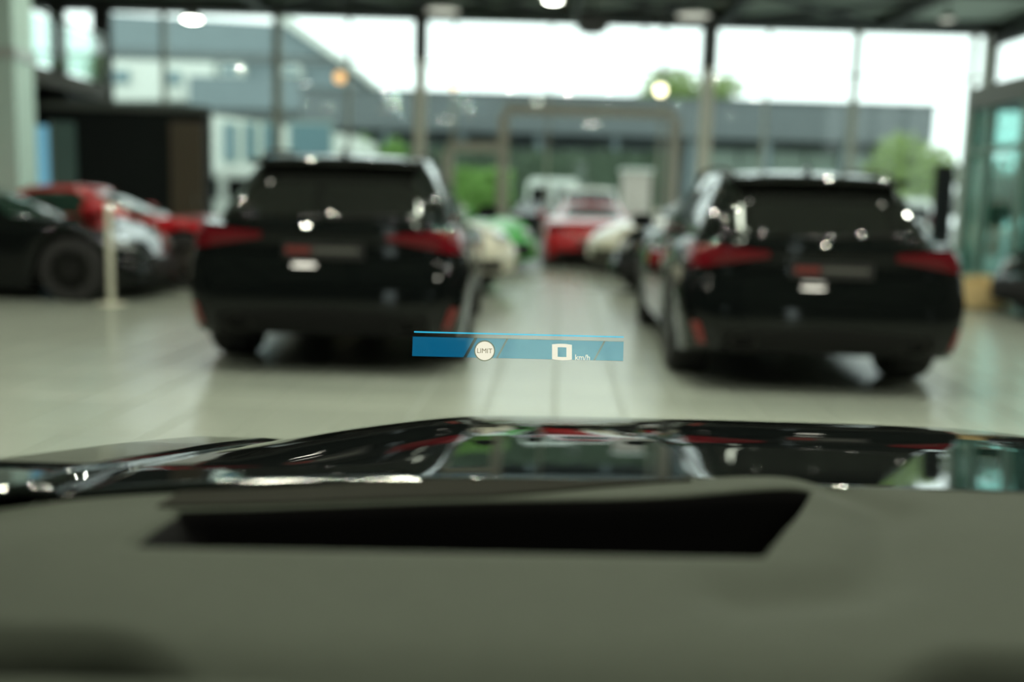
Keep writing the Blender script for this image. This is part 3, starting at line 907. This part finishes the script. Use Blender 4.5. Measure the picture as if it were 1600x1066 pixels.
def place_nose(name, spec, paint, label, nose, rz, **kw):
    """put the car so that its front centre stands at nose"""
    h = heading(rz); L = SPECS[spec]['L'] * kw.get('scale', 1.0)
    p = Vector((nose[0], nose[1], 0)) - h * L
    return make_car(name, spec, paint, label, p, rz, **kw)

R90 = math.radians(90)
# left: black coupe and red coupe, noses to the right
nb = P(262, 420, 11.55).x
c1, _ = place_nose('sports_coupe', 'coupe', M['paint_black'], 'black sports coupe side on behind the slim ivory post, nose to the right', (nb, 11.55), -R90, glassm='car_glass_g')
nr = P(290, 410, 12.6).x + 0.72
c2, tr2 = place_nose('sports_coupe', 'coupe', M['paint_red'], 'red sports coupe side on between the black coupe and the dark partition', (nr, 13.5), -R90, glassm='car_glass_g', rim='rim_bronze')
# yellow shield on the red fender and yellow calipers
sh = [(-.035, .05), (.035, .05), (.038, 0), (.02, -.05), (0, -.07), (-.02, -.05), (-.038, 0)]
hsh = tr2.ray_cast(Vector((2, 3.06, .66)), Vector((-1, 0, 0)))
m_ = MB().poly([(hsh[0].x + .006, 3.06 + a, .66 + b) for a, b in sh], (-.02, 0, 0))
m_.build('fender_shield', M['yellow'], c2)
for ch in list(c2.children):
    if ch.name.startswith('wheel') and ch.location.x > 0:
        m = MB().box(.02, .10, .09, .17, -.11, .11); m.build('brake_caliper', M['yellow'], ch)
# cars whose noses reach into the aisle from the left
a20 = math.radians(-122)
c3, _ = place_nose('estate_car', 'wagon', M['paint_white'], 'cream white car nosing into the aisle behind the left black estate', (P(738, 420, 12.5).x, 12.5), math.radians(-145), scale=.97)
c4, _ = place_nose('sports_coupe', 'coupe', M['paint_green'], 'vivid green coupe nosing into the aisle behind the cream white car', (P(805, 400, 16.6).x, 17.0), math.radians(-126), scale=1.06, glassm='car_glass_g')
# from the right
b20 = math.radians(118)
c5, _ = place_nose('sports_coupe', 'coupe', M['paint_black'], 'black coupe nosing into the aisle behind the right black estate', (P(1000, 420, 13.3).x, 13.3), math.radians(124), scale=1.03)
c6, _ = place_nose('estate_car', 'wagon', M['paint_white'], 'cream white car nosing into the aisle from the right beside the red car', (P(955, 400, 16.4).x, 16.8), math.radians(124), scale=.97)
# red car at the end of the aisle, others beyond
c7, _ = make_car('sports_coupe', 'coupe', M['paint_red'], 'red sports coupe seen from behind at the end of the aisle', (P(926, 380, 18.7).x, 18.7, 0), ROW, glassm='car_glass_g')
c8, _ = make_car('parked_suv', 'suv', M['paint_white'], 'white off road car parked outside beyond the red car', (P(922, 330, 26.5).x, 26.5, 0), ROW)
c9, _ = make_car('parked_car', 'coupe', M['paint_black'], 'small dark car parked outside left of the red car', (P(838, 330, 31.8).x, 31.8, 0), ROW)
# black car at the right edge
c10, _ = place_nose('sports_coupe', 'coupe', M['paint_black'], 'black car nose just showing at the right edge of the floor', (P(1588, 450, 11.5).x, 11.6), R90)

# ------------------------------------------------------------------ outside
ground = tag(MB().box(-70, 70, YF + 0.3, 110, -0.25, -0.03).build('ground', M['asphalt']), 'grey asphalt yard outside', kind='structure')
a = P(700, 300, 33); 
lawn = tag(MB().box(P(690, 300, 37).x, P(800, 300, 37).x, 37.0, 40.5, -0.03, 0.6).build('lawn_bank', M['lawn']), 'bright green grass bank outside left of the parked cars', 'grass', kind='stuff')
lawn2 = tag(MB().box(P(1330, 300, 40).x, P(1480, 300, 40).x, 39.6, 41.0, -0.03, 0.25).build('lawn_bank', M['lawn']), 'bright green grass strip outside right', 'grass', kind='stuff')

# long flat roofed building
Yb = 46.0
zt0 = (P(700, 142, Yb).z + P(1340, 160, Yb).z) / 2; zb0_ = P(1340, 222, Yb).z
xa, xb = P(470, 180, Yb).x, P(1460, 190, Yb).x
bld = empty('flat_roofed_building', ((xa + xb) / 2, Yb, 0), 0, 'long low building with slate grey roof band outside the facade', 'building')
hw = (xb - xa) / 2
nb_ = 6; bh = (zt0 - .12 - zb0_) / nb_
for i in range(nb_):
    MB().box(-hw, hw, -0.04 * (i % 2), 14, zb0_ + i * bh, zb0_ + (i + 1) * bh - .02).build('cladding_panel', M['roof_band'], bld)
MB().box(-hw - .1, hw + .1, -0.12, 14.1, zt0 - .12, zt0).build('roof_cap', M['roof_cap'], bld)
MB().box(-hw + .4, hw - .4, 2.6, 13.8, 0, zb0_).build('wall', M['leaf_dark'] if False else M['house_grey2'], bld)
xs = P(1105, 240, Yb + 2).x - (xa + xb) / 2; xe = P(1362, 240, Yb + 2).x - (xa + xb) / 2
ns = 5
for i in range(ns):
    x0_ = xs + (xe - xs) * i / ns; x1_ = xs + (xe - xs) * (i + 1) / ns - .12
    for j in range(8):
        MB().box(x0_, x1_, 1.9 + .02 * (j % 2), 2.5, .1 + j * .48, .1 + j * .48 + .46).build('shutter_slat', M['shutter'], bld)
for i in range(9):
    x = -hw + .3 + (2 * hw - .6) * i / 8
    MB().box(x - .14, x + .14, .4, .68, 0, zb0_).build('pillar', M['house_grey'], bld)

# grey gable house left
Yh = 62.0
ho = empty('gable_house', (0, Yh, 0), 0, 'grey house with sloping gable roof and white lower storey outside left', 'house')
def hp(px, py, y=Yh): q = P(px, py, y); return Vector((q.x, 0, q.z))
poly = [hp(150, 172), hp(548, 176), hp(546, 110), hp(447, 38), hp(150, 20)]
MB().poly(poly, (0, 12, 0)).build('gable_wall', M['house_grey'], ho)
rp = [hp(447, 38), hp(560, 118)]
MB().poly([rp[0] + Vector((-.3, -.5, .1)), rp[1] + Vector((0, -.5, 0)), rp[1] + Vector((.1, -.5, .4)), rp[0] + Vector((.1, -.5, .55))], (0, 13, 0)).build('roof_verge', M['house_white'], ho)
MB().poly([hp(150, 72) + Vector((0, -.15, 0)), hp(530, 88) + Vector((0, -.15, 0)), hp(545, 104) + Vector((0, -.15, 0)), hp(150, 95) + Vector((0, -.15, 0))], (0, .2, 0)).build('eaves_band', M['house_grey2'], ho)
MB().poly([hp(150, 97), hp(345, 103), hp(345, 160), hp(150, 160)], (0, -1.5, 0)).build('white_storey', M['house_white'], ho)
MB().poly([hp(320, 128), hp(470, 132), hp(545, 142), hp(545, 178), hp(320, 176)], (0, -3, 0)).build('porch_roof', M['house_grey'], ho)
for pxa, pxb, ya, yb in ((192, 222, 112, 138), (270, 300, 114, 140), (355, 385, 106, 124), (452, 475, 108, 124)):
    f = MB().poly([hp(pxa, ya) + Vector((0, -1.6, 0)), hp(pxb, ya) + Vector((0, -1.6, 0)), hp(pxb, yb) + Vector((0, -1.6, 0)), hp(pxa, yb) + Vector((0, -1.6, 0))], (0, 1.7, 0)).build('window', M['house_white'], ho)
    MB().poly([hp(pxa + 3, ya + 3) + Vector((0, -1.65, 0)), hp(pxb - 3, ya + 3) + Vector((0, -1.65, 0)), hp(pxb - 3, yb - 3) + Vector((0, -1.65, 0)), hp(pxa + 3, yb - 3) + Vector((0, -1.65, 0))], (0, .04, 0)).build('pane', M['window_blue'], f)

# white shop front below the house
Ys = 38.0
so = empty('white_annex', (0, Ys, 0), 0, 'low white annex with large windows outside behind the left black estate', 'building')
def ap(px, py): q = P(px, py, Ys); return Vector((q.x, 0, max(q.z, 0)))
MB().poly([ap(300, 400), ap(560, 400), ap(560, 214), ap(300, 175)], (0, 5, 0)).build('wall', M['house_white'], so)
for pxa, pxb in ((348, 372), (382, 402), (410, 434), (452, 520)):
    f = MB().poly([ap(pxa, 190) + Vector((0, -.1, 0)), ap(pxb, 192) + Vector((0, -.1, 0)), ap(pxb, 255) + Vector((0, -.1, 0)), ap(pxa, 253) + Vector((0, -.1, 0))], (0, .12, 0)).build('window', M['shutter'], so)
    MB().poly([ap(pxa + 2, 193) + Vector((0, -.13, 0)), ap(pxb - 2, 195) + Vector((0, -.13, 0)), ap(pxb - 2, 252) + Vector((0, -.13, 0)), ap(pxa + 2, 250) + Vector((0, -.13, 0))], (0, .04, 0)).build('pane', M['window_blue'], f)

# white vans and cream kiosk outside
def van(px, Y, label, w=1.95, h=2.1, l=4.8, rz=0):
    p = P(px, 300, Y)
    t = empty('delivery_van', (p.x, Y, 0), rz, label, 'van')
    b = MB(); rows = []
    for y, s_, hh in ((0, .93, h - .08), (.06, .98, h), (.4, 1, h), (l - 1.4, 1, h), (l - 1.0, .99, h - .1), (l - .75, .97, 1.25), (l - .1, .92, 1.0), (l, .85, .9)):
        x = w / 2 * s_
        rows.append([(-x * .95, y, .25), (-x, y, .4), (-x, y, hh * .6), (-x * .93, y, hh - .12), (-x * .8, y, hh), (x * .8, y, hh), (x * .93, y, hh - .12), (x, y, hh * .6), (x, y, .4), (x * .95, y, .25)])
    b.grid(rows, close_u=True); b.add(rows[0], [tuple(range(10))]); b.add(rows[-1], [tuple(range(10))])
    b.build('body', M['house_white'], t, smooth=40)
    for sg in (-1, 1):
        MB().box(sg * w * .25 - .36, sg * w * .25 + .36, -.02, .03, h * .55, h * .85).build('rear_window', M['car_glass'], t)
        MB().box(sg * w * .45 - .06, sg * w * .45 + .06, -.03, .03, .8, 1.2).build('tail_light', M['taillight'], t)
        for y in (.9, l - .9):
            MB().lathe([(.2, -.1), (.33, -.1), (.34, 0), (.33, .1), (.2, .1)], c=(sg * (w / 2 - .1), y, .34), axis='X', n=20).build('wheel', M['tyre'], t, smooth=40)
    MB().box(-w * .46, w * .46, -.06, .04, .3, .5).build('bumper', M['plastic_black'], t)
van(864, 37, 'white van parked outside beyond the dark car')
van(348, 29, 'white van parked outside between partition and left black estate', h=1.95)
van(1416, 34.5, 'white van parked outside right beside the grass strip', h=1.7)
p = P(996, 300, 33.0)
kk = empty('kiosk', (p.x, 33, 0), 0, 'small cream kiosk outside right of the parked cars', 'kiosk')
MB().box(-.42, .42, 0, 1.2, 0, P(996, 268, 33).z).build('wall', M['cream'], kk)
zk = P(996, 268, 33).z
MB().box(-.5, .5, -.1, 1.3, zk, zk + .1).build('roof', M['house_white'], kk)
MB().box(-.25, .25, -.02, .02, zk * .5, zk * .85).build('pane', M['cream'], kk)

def tree(px, Y, zc, rx, rz_, leafm, label, n=900, ry=None):
    p = P(px, 300, Y)
    t = empty('tree', (p.x, Y, 0), 0, label, 'tree')
    MB().tube([(0, 0, 0), (.05, 0, zc * .5), (0, .1, zc)], [.22, .16, .06], 8).build('trunk', M['trunk'], t, smooth=60)
    f = MB(); ry = ry or rx
    blobs = [(rnd.uniform(-.6, .6) * rx, rnd.uniform(-.6, .6) * ry, zc + rnd.uniform(-.5, .5) * rz_, rnd.uniform(.35, .6)) for _ in range(9)]
    for _ in range(n):
        bx, by, bz, br = blobs[rnd.randrange(9)]
        d = Vector((rnd.gauss(0, 1), rnd.gauss(0, 1), rnd.gauss(0, 1))).normalized() * (rnd.random() ** .4)
        c = Vector((bx + d.x * rx * br, by + d.y * ry * br, max(.1, bz + d.z * rz_ * br)))
        s_ = rnd.uniform(.10, .22) * (rx / 2.2) ** .5
        q = Euler((rnd.uniform(0, 3), rnd.uniform(0, 3), rnd.uniform(0, 3))).to_matrix()
        f.add([c + q @ Vector(v) * s_ for v in ((-1, 0, 0), (0, -.6, .15), (1.1, 0, 0), (0, .6, .15))], [(0, 1, 2), (0, 2, 3)])
    tag(f.build('foliage', leafm, t), kind='stuff')
tree(1060, 70, 8.6, 4.2, 2.0, M['leaf_pale'], 'pale green tree rising behind the flat roofed building', 2600)
tree(1412, 43.2, 2.6, 2.2, 2.0, M['leaf_pale'], 'pale green tree outside left of the glass cabin', 2600, ry=1.0)
tree(1560, 31, 2.3, 1.8, 2.0, M['leaf_dark'], 'dark green tree behind the glass cabin', 1600)
tree(592, 44.6, 2.8, 1.5, 1.5, M['leaf_mid'], 'green bush tree outside over the roof of the left black estate', 900, ry=.7)
def hedge(px0, px1, Y, h, leafm, label):
    a, b = P(px0, 300, Y).x, P(px1, 300, Y).x
    t = empty('hedge', ((a + b) / 2, Y, 0), 0, label, 'hedge')
    MB().box(-(b - a) / 2 + .1, (b - a) / 2 - .1, -.3, .3, 0, h - .15).build('inner_growth', leafm, t)
    f = MB()
    for _ in range(2600):
        c = Vector((rnd.uniform(a, b) - (a + b) / 2, rnd.uniform(-.5, .5), rnd.uniform(.05, h)))
        q = Euler((rnd.uniform(0, 3), rnd.uniform(0, 3), rnd.uniform(0, 3))).to_matrix(); s_ = rnd.uniform(.1, .2)
        f.add([c + q @ Vector(v) * s_ for v in ((-1, 0, 0), (0, -.6, .15), (1.1, 0, 0), (0, .6, .15))], [(0, 1, 2), (0, 2, 3)])
    tag(f.build('foliage', leafm, t), kind='stuff')
hedge(665, 1040, 44.9, 3.6, M['leaf_dark'], 'long dark hedge outside under the slate roof band')
hedge(700, 800, 42, 2.5, M['leaf_mid'], 'bright green hedge outside behind the green coupe')

# ------------------------------------------------------------------ the car the viewer sits in
CX = 0.385
own = empty('driven_car', (CX, 0, 0), 0, 'black car seen from the driver seat: bonnet, dashboard and windscreen', 'car')
S_TAB = [(.80, 5.0), (1.0, 5.5), (1.07, 5.6), (1.26, 5.8), (1.45, 7.2), (1.65, 9.4), (1.85, 11.5), (2.05, 15.5), (2.2, 25), (2.32, 48), (2.38, 66)]
ds = [.80 + 0.01 * i for i in range(159)]
sl = [ip(S_TAB, d) for d in ds]
for _ in range(12): sl = [sl[0]] + [(sl[i - 1] + sl[i] * 2 + sl[i + 1]) / 4 for i in range(1, len(sl) - 1)] + [sl[-1]]
hz_ = [0.0]
for i in range(1, len(ds)): hz_.append(hz_[-1] - 0.01 * math.tan(math.radians((sl[i] + sl[i - 1]) / 2)))
hz_ = [q + 0.910 - hz_[26] for q in hz_]          # 0.910 m high at 1.06 m
HT = list(zip(ds, hz_))
EDGE = [(.8, .0), (1.06, .008), (1.21, .023), (1.41, .041), (1.72, .063), (1.9, .08), (2.2, .11), (2.4, .13)]
GU = [(0, 0), (.30, .01), (.46, .05), (.55, .20), (.66, .46), (.77, .87), (.80, 1.0)]
gu = [ip(GU, i * .01) for i in range(82)]
for _ in range(16): gu = [gu[0]] + [(gu[i - 1] + 2 * gu[i] + gu[i + 1]) / 4 for i in range(1, 81)] + [gu[81]]
GUS = [(i * .01, q) for i, q in enumerate(gu)]
FC_ = [(.80, .942), (.92, .930), (.98, .9225), (1.41, .839), (1.75, .768), (2.0, .70), (2.2, .615), (2.4, .49)]
fcv = [ip(FC_, .8 + .01 * i) for i in range(161)]
for _ in range(12): fcv = [fcv[0]] + [(fcv[i - 1] + 2 * fcv[i] + fcv[i + 1]) / 4 for i in range(1, 160)] + [fcv[160]]
FCR = [(.8 + .01 * i, q) for i, q in enumerate(fcv)]
def rear_y(u): return .985 - .14 * (abs(u) / .83) ** 5
def hood_z(u, d):
    return ip(HT, d) - ip(EDGE, d) * ip(GUS, abs(u))
def fender_z(u, d):
    a = abs(u)
    f = ip(FCR, d)
    z0 = hood_z(.80, d)
    z = z0 + (f - z0) * sst(.80, .82, a)
    return z - 2.2 * max(0, a - .945) ** 1.5
def surf(nm, us, fn, m, d1=2.38):
    rows = []
    nd = 64
    for i in range(nd + 1):
        r = []
        for u in us:
            d0 = rear_y(u) + .012
            d = d0 + (d1 - d0) * i / nd
            r.append((u, d, fn(u, d)))
        rows.append(r)
    mb = MB(); mb.grid(rows)
    o = mb.build(nm, m, own, smooth=80)
    md = o.modifiers.new('thickness', 'SOLIDIFY'); md.thickness = .01; md.offset = -1
    return o
uh = [-.797 + 1.594 * i / 84 for i in range(85)]
surf('bonnet', uh, hood_z, M['paint_black2'])
uf = [.80 + (.962 - .80) * i / 16 for i in range(17)]
surf('fender', uf, fender_z, M['paint_black2'])
surf('fender', [-q for q in uf], fender_z, M['paint_black2'])
# flanks, bumper, wheels: what a viewer at the side would see
for sg in (-1, 1):
    rows = []
    for i in range(49):
        d = 1.0 + 1.38 * i / 48
        zt2 = fender_z(.96, d) - .004
        lo = .22
        q = .42 ** 2 - (d - 1.55) ** 2
        if q > 0: lo = .36 + math.sqrt(q)
        lo = min(lo, zt2 - .05)
        rows.append([(sg * (.962 + .012 * math.sin(PI * j / 6)), d, zt2 + (lo - zt2) * j / 6) for j in range(7)])
    mb = MB(); mb.grid(rows); o = mb.build('wing_side', M['paint_black2'], own, smooth=60)
    md = o.modifiers.new('thickness', 'SOLIDIFY'); md.thickness = .01
    MB().box(sg * .93, sg * .975, -1.6, .99, .22, .87).build('door_side', M['paint_black2'], own)
tm, rm, cm = wheel_meshes(.355, .28, M['rim_dark'])
for sg in (-1, 1):
    wh = inst('wheel', tm, own, (sg * .80, 1.55, .355), (0, 0, 0 if sg > 0 else PI)); inst('rim', rm, wh); inst('brake_disc', cm, wh)
rows = []
for i in range(25):
    u = -.965 + 1.93 * i / 24; b_ = .10 * (u / .965) ** 4
    zt2 = min(hood_z(min(abs(u), .79), 2.38) - .01, .62)
    rows.append([(u, 2.385 - b_, zt2), (u, 2.43 - b_, .50), (u, 2.44 - b_, .36), (u, 2.40 - b_, .22), (u, 2.30 - b_, .18)])
mb = MB(); mb.grid(rows); o = mb.build('front_bumper', M['paint_black2'], own, smooth=50)
md = o.modifiers.new('thickness', 'SOLIDIFY'); md.thickness = .012

# dashboard: a moulded surface with the projector well let into it
def well_y(x):                 # near and far edge of the well; it narrows to the left
    f = (x + CX + .26) / .53
    f = max(-.3, min(1.1, f))
    return .772 + .016 * f, .862 + .078 * f
def well_x(y):                 # left and right edge in car coordinates
    f = (y - .78) / .17
    return -.275 - CX, .205 + .085 * f - CX
GROOVE = [(.33, .965), (.362, .91), (.335, .84), (.318, .79), (.285, .73), (.25, .70), (.17, .68)]
def seg_d(x, y, x0, y0, x1, y1):
    dx, dy = x1 - x0, y1 - y0
    t = max(0, min(1, ((x - x0) * dx + (y - y0) * dy) / (dx * dx + dy * dy)))
    return math.hypot(x - x0 - dx * t, y - y0 - dy * t)
def dash_base(x, y):
    ry = rear_y(x)
    z = .927 - (.006 + .009 * math.exp(-((x + .62) / .14) ** 2)) * sst(ry - .16, ry, y)
    xw = x + CX
    z += .010 * math.exp(-((xw - .27) / .10) ** 2) * sst(.87, .96, y)          # ridge at the rear edge
    g = min(seg_d(xw, y, *a_, *b_) for a_, b_ in zip(GROOVE, GROOVE[1:]))      # soft groove of the instrument hood
    z -= .011 * math.exp(-(g / .030) ** 2)
    z -= .030 * sst(.62, .50, y) ** 2
    return z
def lip(x):                    # near edge of the dashboard top
    xw = x + CX
    return .450 + .145 * sst(-.05, -.26, xw) + .150 * sst(.10, .30, xw)
def well_in(x, y):
    w0, w1 = well_y(x); w1 = min(w1, rear_y(x) - .02); a_, b_ = well_x(y)
    return min(sst(w0 - .030, w0 + .010, y), sst(w1 + .006, w1 - .006, y), sst(a_ - .03, a_ + .03, x), sst(b_ + .010, b_ - .006, x))
xs_ = [-.90 + 1.80 * i / 260 for i in range(261)]
rows = []
for x in xs_:
    r = []
    l0 = lip(x); ry = rear_y(x)
    r.append((x, l0 - .012, .70)); r.append((x, l0 - .018, .86)); r.append((x, l0 - .012, dash_base(x, l0) - .02))
    w0, w1 = well_y(x); w1 = min(w1, ry - .02)
    yy = [l0 + (w0 - .032 - l0) * i / 14 for i in range(14)] + [w0 - .032 + .039 * i / 8 for i in range(8)]
    yy += [w0 + .007 + (w1 - w0 - .014) * i / 10 for i in range(10)] + [w1 - .007 + .014 * i / 6 for i in range(6)] + [w1 + .007 + (ry - w1 - .007) * i / 10 for i in range(11)]
    for y in yy:
        r.append((x, y, dash_base(x, y) - .075 * well_in(x, y)))
    r.append((x, ry + .006, r[-1][2] - .03))
    rows.append(r)
mb = MB(); mb.grid(rows); dash = mb.build('dashboard', [M['dash'], M['well']], own, smooth=60)
for f in dash.data.polygons:
    if well_in(f.center.x, f.center.y) > .10: f.material_index = 1
rows_ = []  # dark strip paints shade and black glass frit onto the dash rear
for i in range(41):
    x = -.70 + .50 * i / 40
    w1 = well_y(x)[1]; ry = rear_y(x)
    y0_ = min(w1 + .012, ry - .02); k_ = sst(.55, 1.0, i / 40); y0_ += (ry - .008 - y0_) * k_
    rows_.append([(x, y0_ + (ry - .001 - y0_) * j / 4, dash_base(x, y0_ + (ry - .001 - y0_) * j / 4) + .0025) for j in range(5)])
mb = MB(); mb.slab(rows_, (0, 0, -.006)); mb.build('frit_shade_strip', M['frit_shade'], own)
rows = []
for x in xs_[::6]:
    rows.append([(x, lip(x) - .03, .895), (x, lip(x) - .03, .60)])
mb = MB(); mb.slab(rows, (0, .01, 0)); mb.build('instrument_panel', M['cluster'], own)
rows = []
for i in range(41):
    u = -.94 + 1.88 * i / 40
    rows.append([(u, rear_y(u) + .004, min(hood_z(min(abs(u), .8), rear_y(u)) - .012, .895)), (u, rear_y(u) + .03, .86), (u, rear_y(u) + .03, .76)])
mb = MB(); mb.slab(rows, (0, -.006, 0)); mb.build('cowl_panel', M['plastic_black'], own)
MB().box(-.78, .78, .72, 1.75, .56, .60).box(-.93, .93, .70, 1.02, .66, .78).build('bulkhead', M['well'], own)

# instrument binnacle below the left part of the dashboard
rows = []
for i in range(17):
    f = i / 16 * 2 - 1; dr = .03 * abs(f) ** 4
    rows.append([(-.20 - CX + f * .19, y, z - dr) for y, z in ((.515, .885), (.512, .925), (.500, .940), (.47, .945), (.42, .943), (.36, .93), (.34, .88))])
mb = MB(); mb.slab(rows, (0, -.001, -.02)); mb.build('instrument_binnacle', M['dash'], own, smooth=50)

# windscreen, pillars and roof
rows = []
for i in range(25):
    f = i / 24 * 2 - 1
    r = []
    for j in range(13):
        v = j / 12
        hw = .90 + (.70 - .90) * v
        bow = .10 * (1 - f * f)
        r.append((f * hw, (rear_y(f * .83) + .006) * (1 - v) + (.11 + bow * .8) * v, .912 - .012 * f * f + (.528 + .012 * f * f) * v + .02 * math.sin(PI * v)))
    rows.append(r)
mb = MB(); mb.grid(rows); ws = mb.build('windscreen', M['screen'], own, smooth=80)
for sg in (-1, 1):
    pts_ = [(sg * (.93 + (.715 - .93) * v), .845 - .735 * v, .885 + .555 * v + .02 * math.sin(PI * v)) for v in [i / 10 for i in range(11)]]
    MB().tube(pts_, .035, 10).build('roof_pillar', M['plastic_black'], own, smooth=60)
rows = []
for i in range(13):
    f = i / 12 * 2 - 1
    rows.append([(f * .70, .13 + .08 * (1 - f * f) - 1.5 * j / 8, 1.445 + .03 * (1 - f * f) + .02 * math.sin(PI * j / 8)) for j in range(9)])
mb = MB(); mb.slab(rows, (0, 0, -.03)); mb.build('roof', M['paint_black2'], own, smooth=60)

# ------------------------------------------------------------------ head-up display: a floating projected image
HY = 1.50
def hq(px, py, dy=0.0): return P(px, py, HY) + Vector((0, dy, 0))
c0 = hq(810, 545)
hud = empty('head_up_display', c0, 0, 'projected blue head up display strip with LIMIT badge and speed 0 km/h', 'display')
def flat(nm, pts, m, lay=0.0, parent=None):
    mb = MB(); mb.add([hq(a, b, -lay) - c0 for a, b in pts], [tuple(range(len(pts)))])
    return mb.build(nm, m, parent or hud)
flat('projection_field', [(645, 525.4), (974.6, 533.8), (973.6, 564.6), (644, 557)], M['hud_back'], -.0006)
flat('segment', [(645, 526), (741, 528.4), (724, 558.4), (644, 556.4)], M['hud_blue'])
flat('segment', [(746, 528.6), (791, 529.8), (775, 559.6), (729, 558.6)], M['hud_blue'])
flat('segment', [(794, 529.8), (943, 533.4), (927, 563), (778, 559.6)], M['hud_blue'])
flat('segment', [(946, 533.6), (974.5, 534.4), (973.5, 564), (930, 563)], M['hud_blue'])
flat('line', [(647, 517.6), (974.5, 525.8), (974.5, 527.8), (647, 519.8)], M['hud_line'])
def disc(cx, cy, r, n=40): return [(cx + r * math.cos(2 * PI * i / n), cy + r * math.sin(2 * PI * i / n)) for i in range(n)]
ring = flat('badge_rim', disc(757.3, 548.2, 16.3), M['hud_ring'], .0006)
bdg = flat('badge', disc(757.3, 548.2, 14.6), M['hud_white'], .0012)

def text(nm, s_, px, py, hpx, wpx, m, lay, parent, bold=False):
    cu = bpy.data.curves.new(nm, 'FONT'); cu.body = s_; cu.align_x = 'LEFT'
    if bold: cu.offset = .012
    to = bpy.data.objects.new(nm, cu); COL.objects.link(to)
    bpy.context.view_layer.update()
    me = bpy.data.meshes.new_from_object(to.evaluated_get(bpy.context.evaluated_depsgraph_get()))
    bpy.data.objects.remove(to)
    xs0 = [v.co.x for v in me.vertices]; zs0 = [v.co.y for v in me.vertices]
    x0_, x1_, y0_, y1_ = min(xs0), max(xs0), min(zs0), max(zs0)
    for v in me.vertices:
        fx = (v.co.x - x0_) / (x1_ - x0_); fy = (v.co.y - y0_) / (y1_ - y0_)
        q = hq(px + wpx * fx - hpx * fy * math.sin(ROLL) * -1, py - hpx * fy + wpx * fx * math.tan(ROLL), -lay) - c0
        v.co = q
    me.materials.clear(); me.materials.append(m); me.name = nm
    o = bpy.data.objects.new(nm, me); COL.objects.link(o); o.parent = parent
    return o
text('lettering', 'LIMIT', 745.5, 551.3, 7.2, 23.5, M['hud_text'], .0018, bdg)
# digit zero as a frame with softly bulged sides
def zero():
    out = []; inn = []
    n = 12
    def rect(x0, x1, y0, y1, bul, sk):
        pts = []
        for a, b in (((x0, y0), (x1, y0)), ((x1, y0), (x1, y1)), ((x1, y1), (x0, y1)), ((x0, y1), (x0, y0))):
            for i in range(n):
                f = i / n; x = a[0] + (b[0] - a[0]) * f; y = a[1] + (b[1] - a[1]) * f
                k_ = bul * (1 - (2 * f - 1) ** 2)
                if a[1] == b[1]: y += -k_ if a[1] == y0 else k_
                pts.append((x, y + (x - 878) * math.tan(ROLL)))
        return pts
    o_ = rect(862.5, 893.5, 538.5, 561.5, 1.3, 0); i_ = rect(871.3, 885.0, 542.8, 557.6, 0.2, 0)
    N = len(o_); mb = MB()
    mb.add([hq(a, b, -.0012) - c0 for a, b in o_ + i_], [(i, (i + 1) % N, N + (i + 1) % N, N + i) for i in range(N)])
    mb.build('speed_digit', M['hud_white'], hud)
zero()
text('unit_lettering', 'km/h', 898.5, 562.3, 8.6, 23, M['hud_white'], .0012, hud, True)
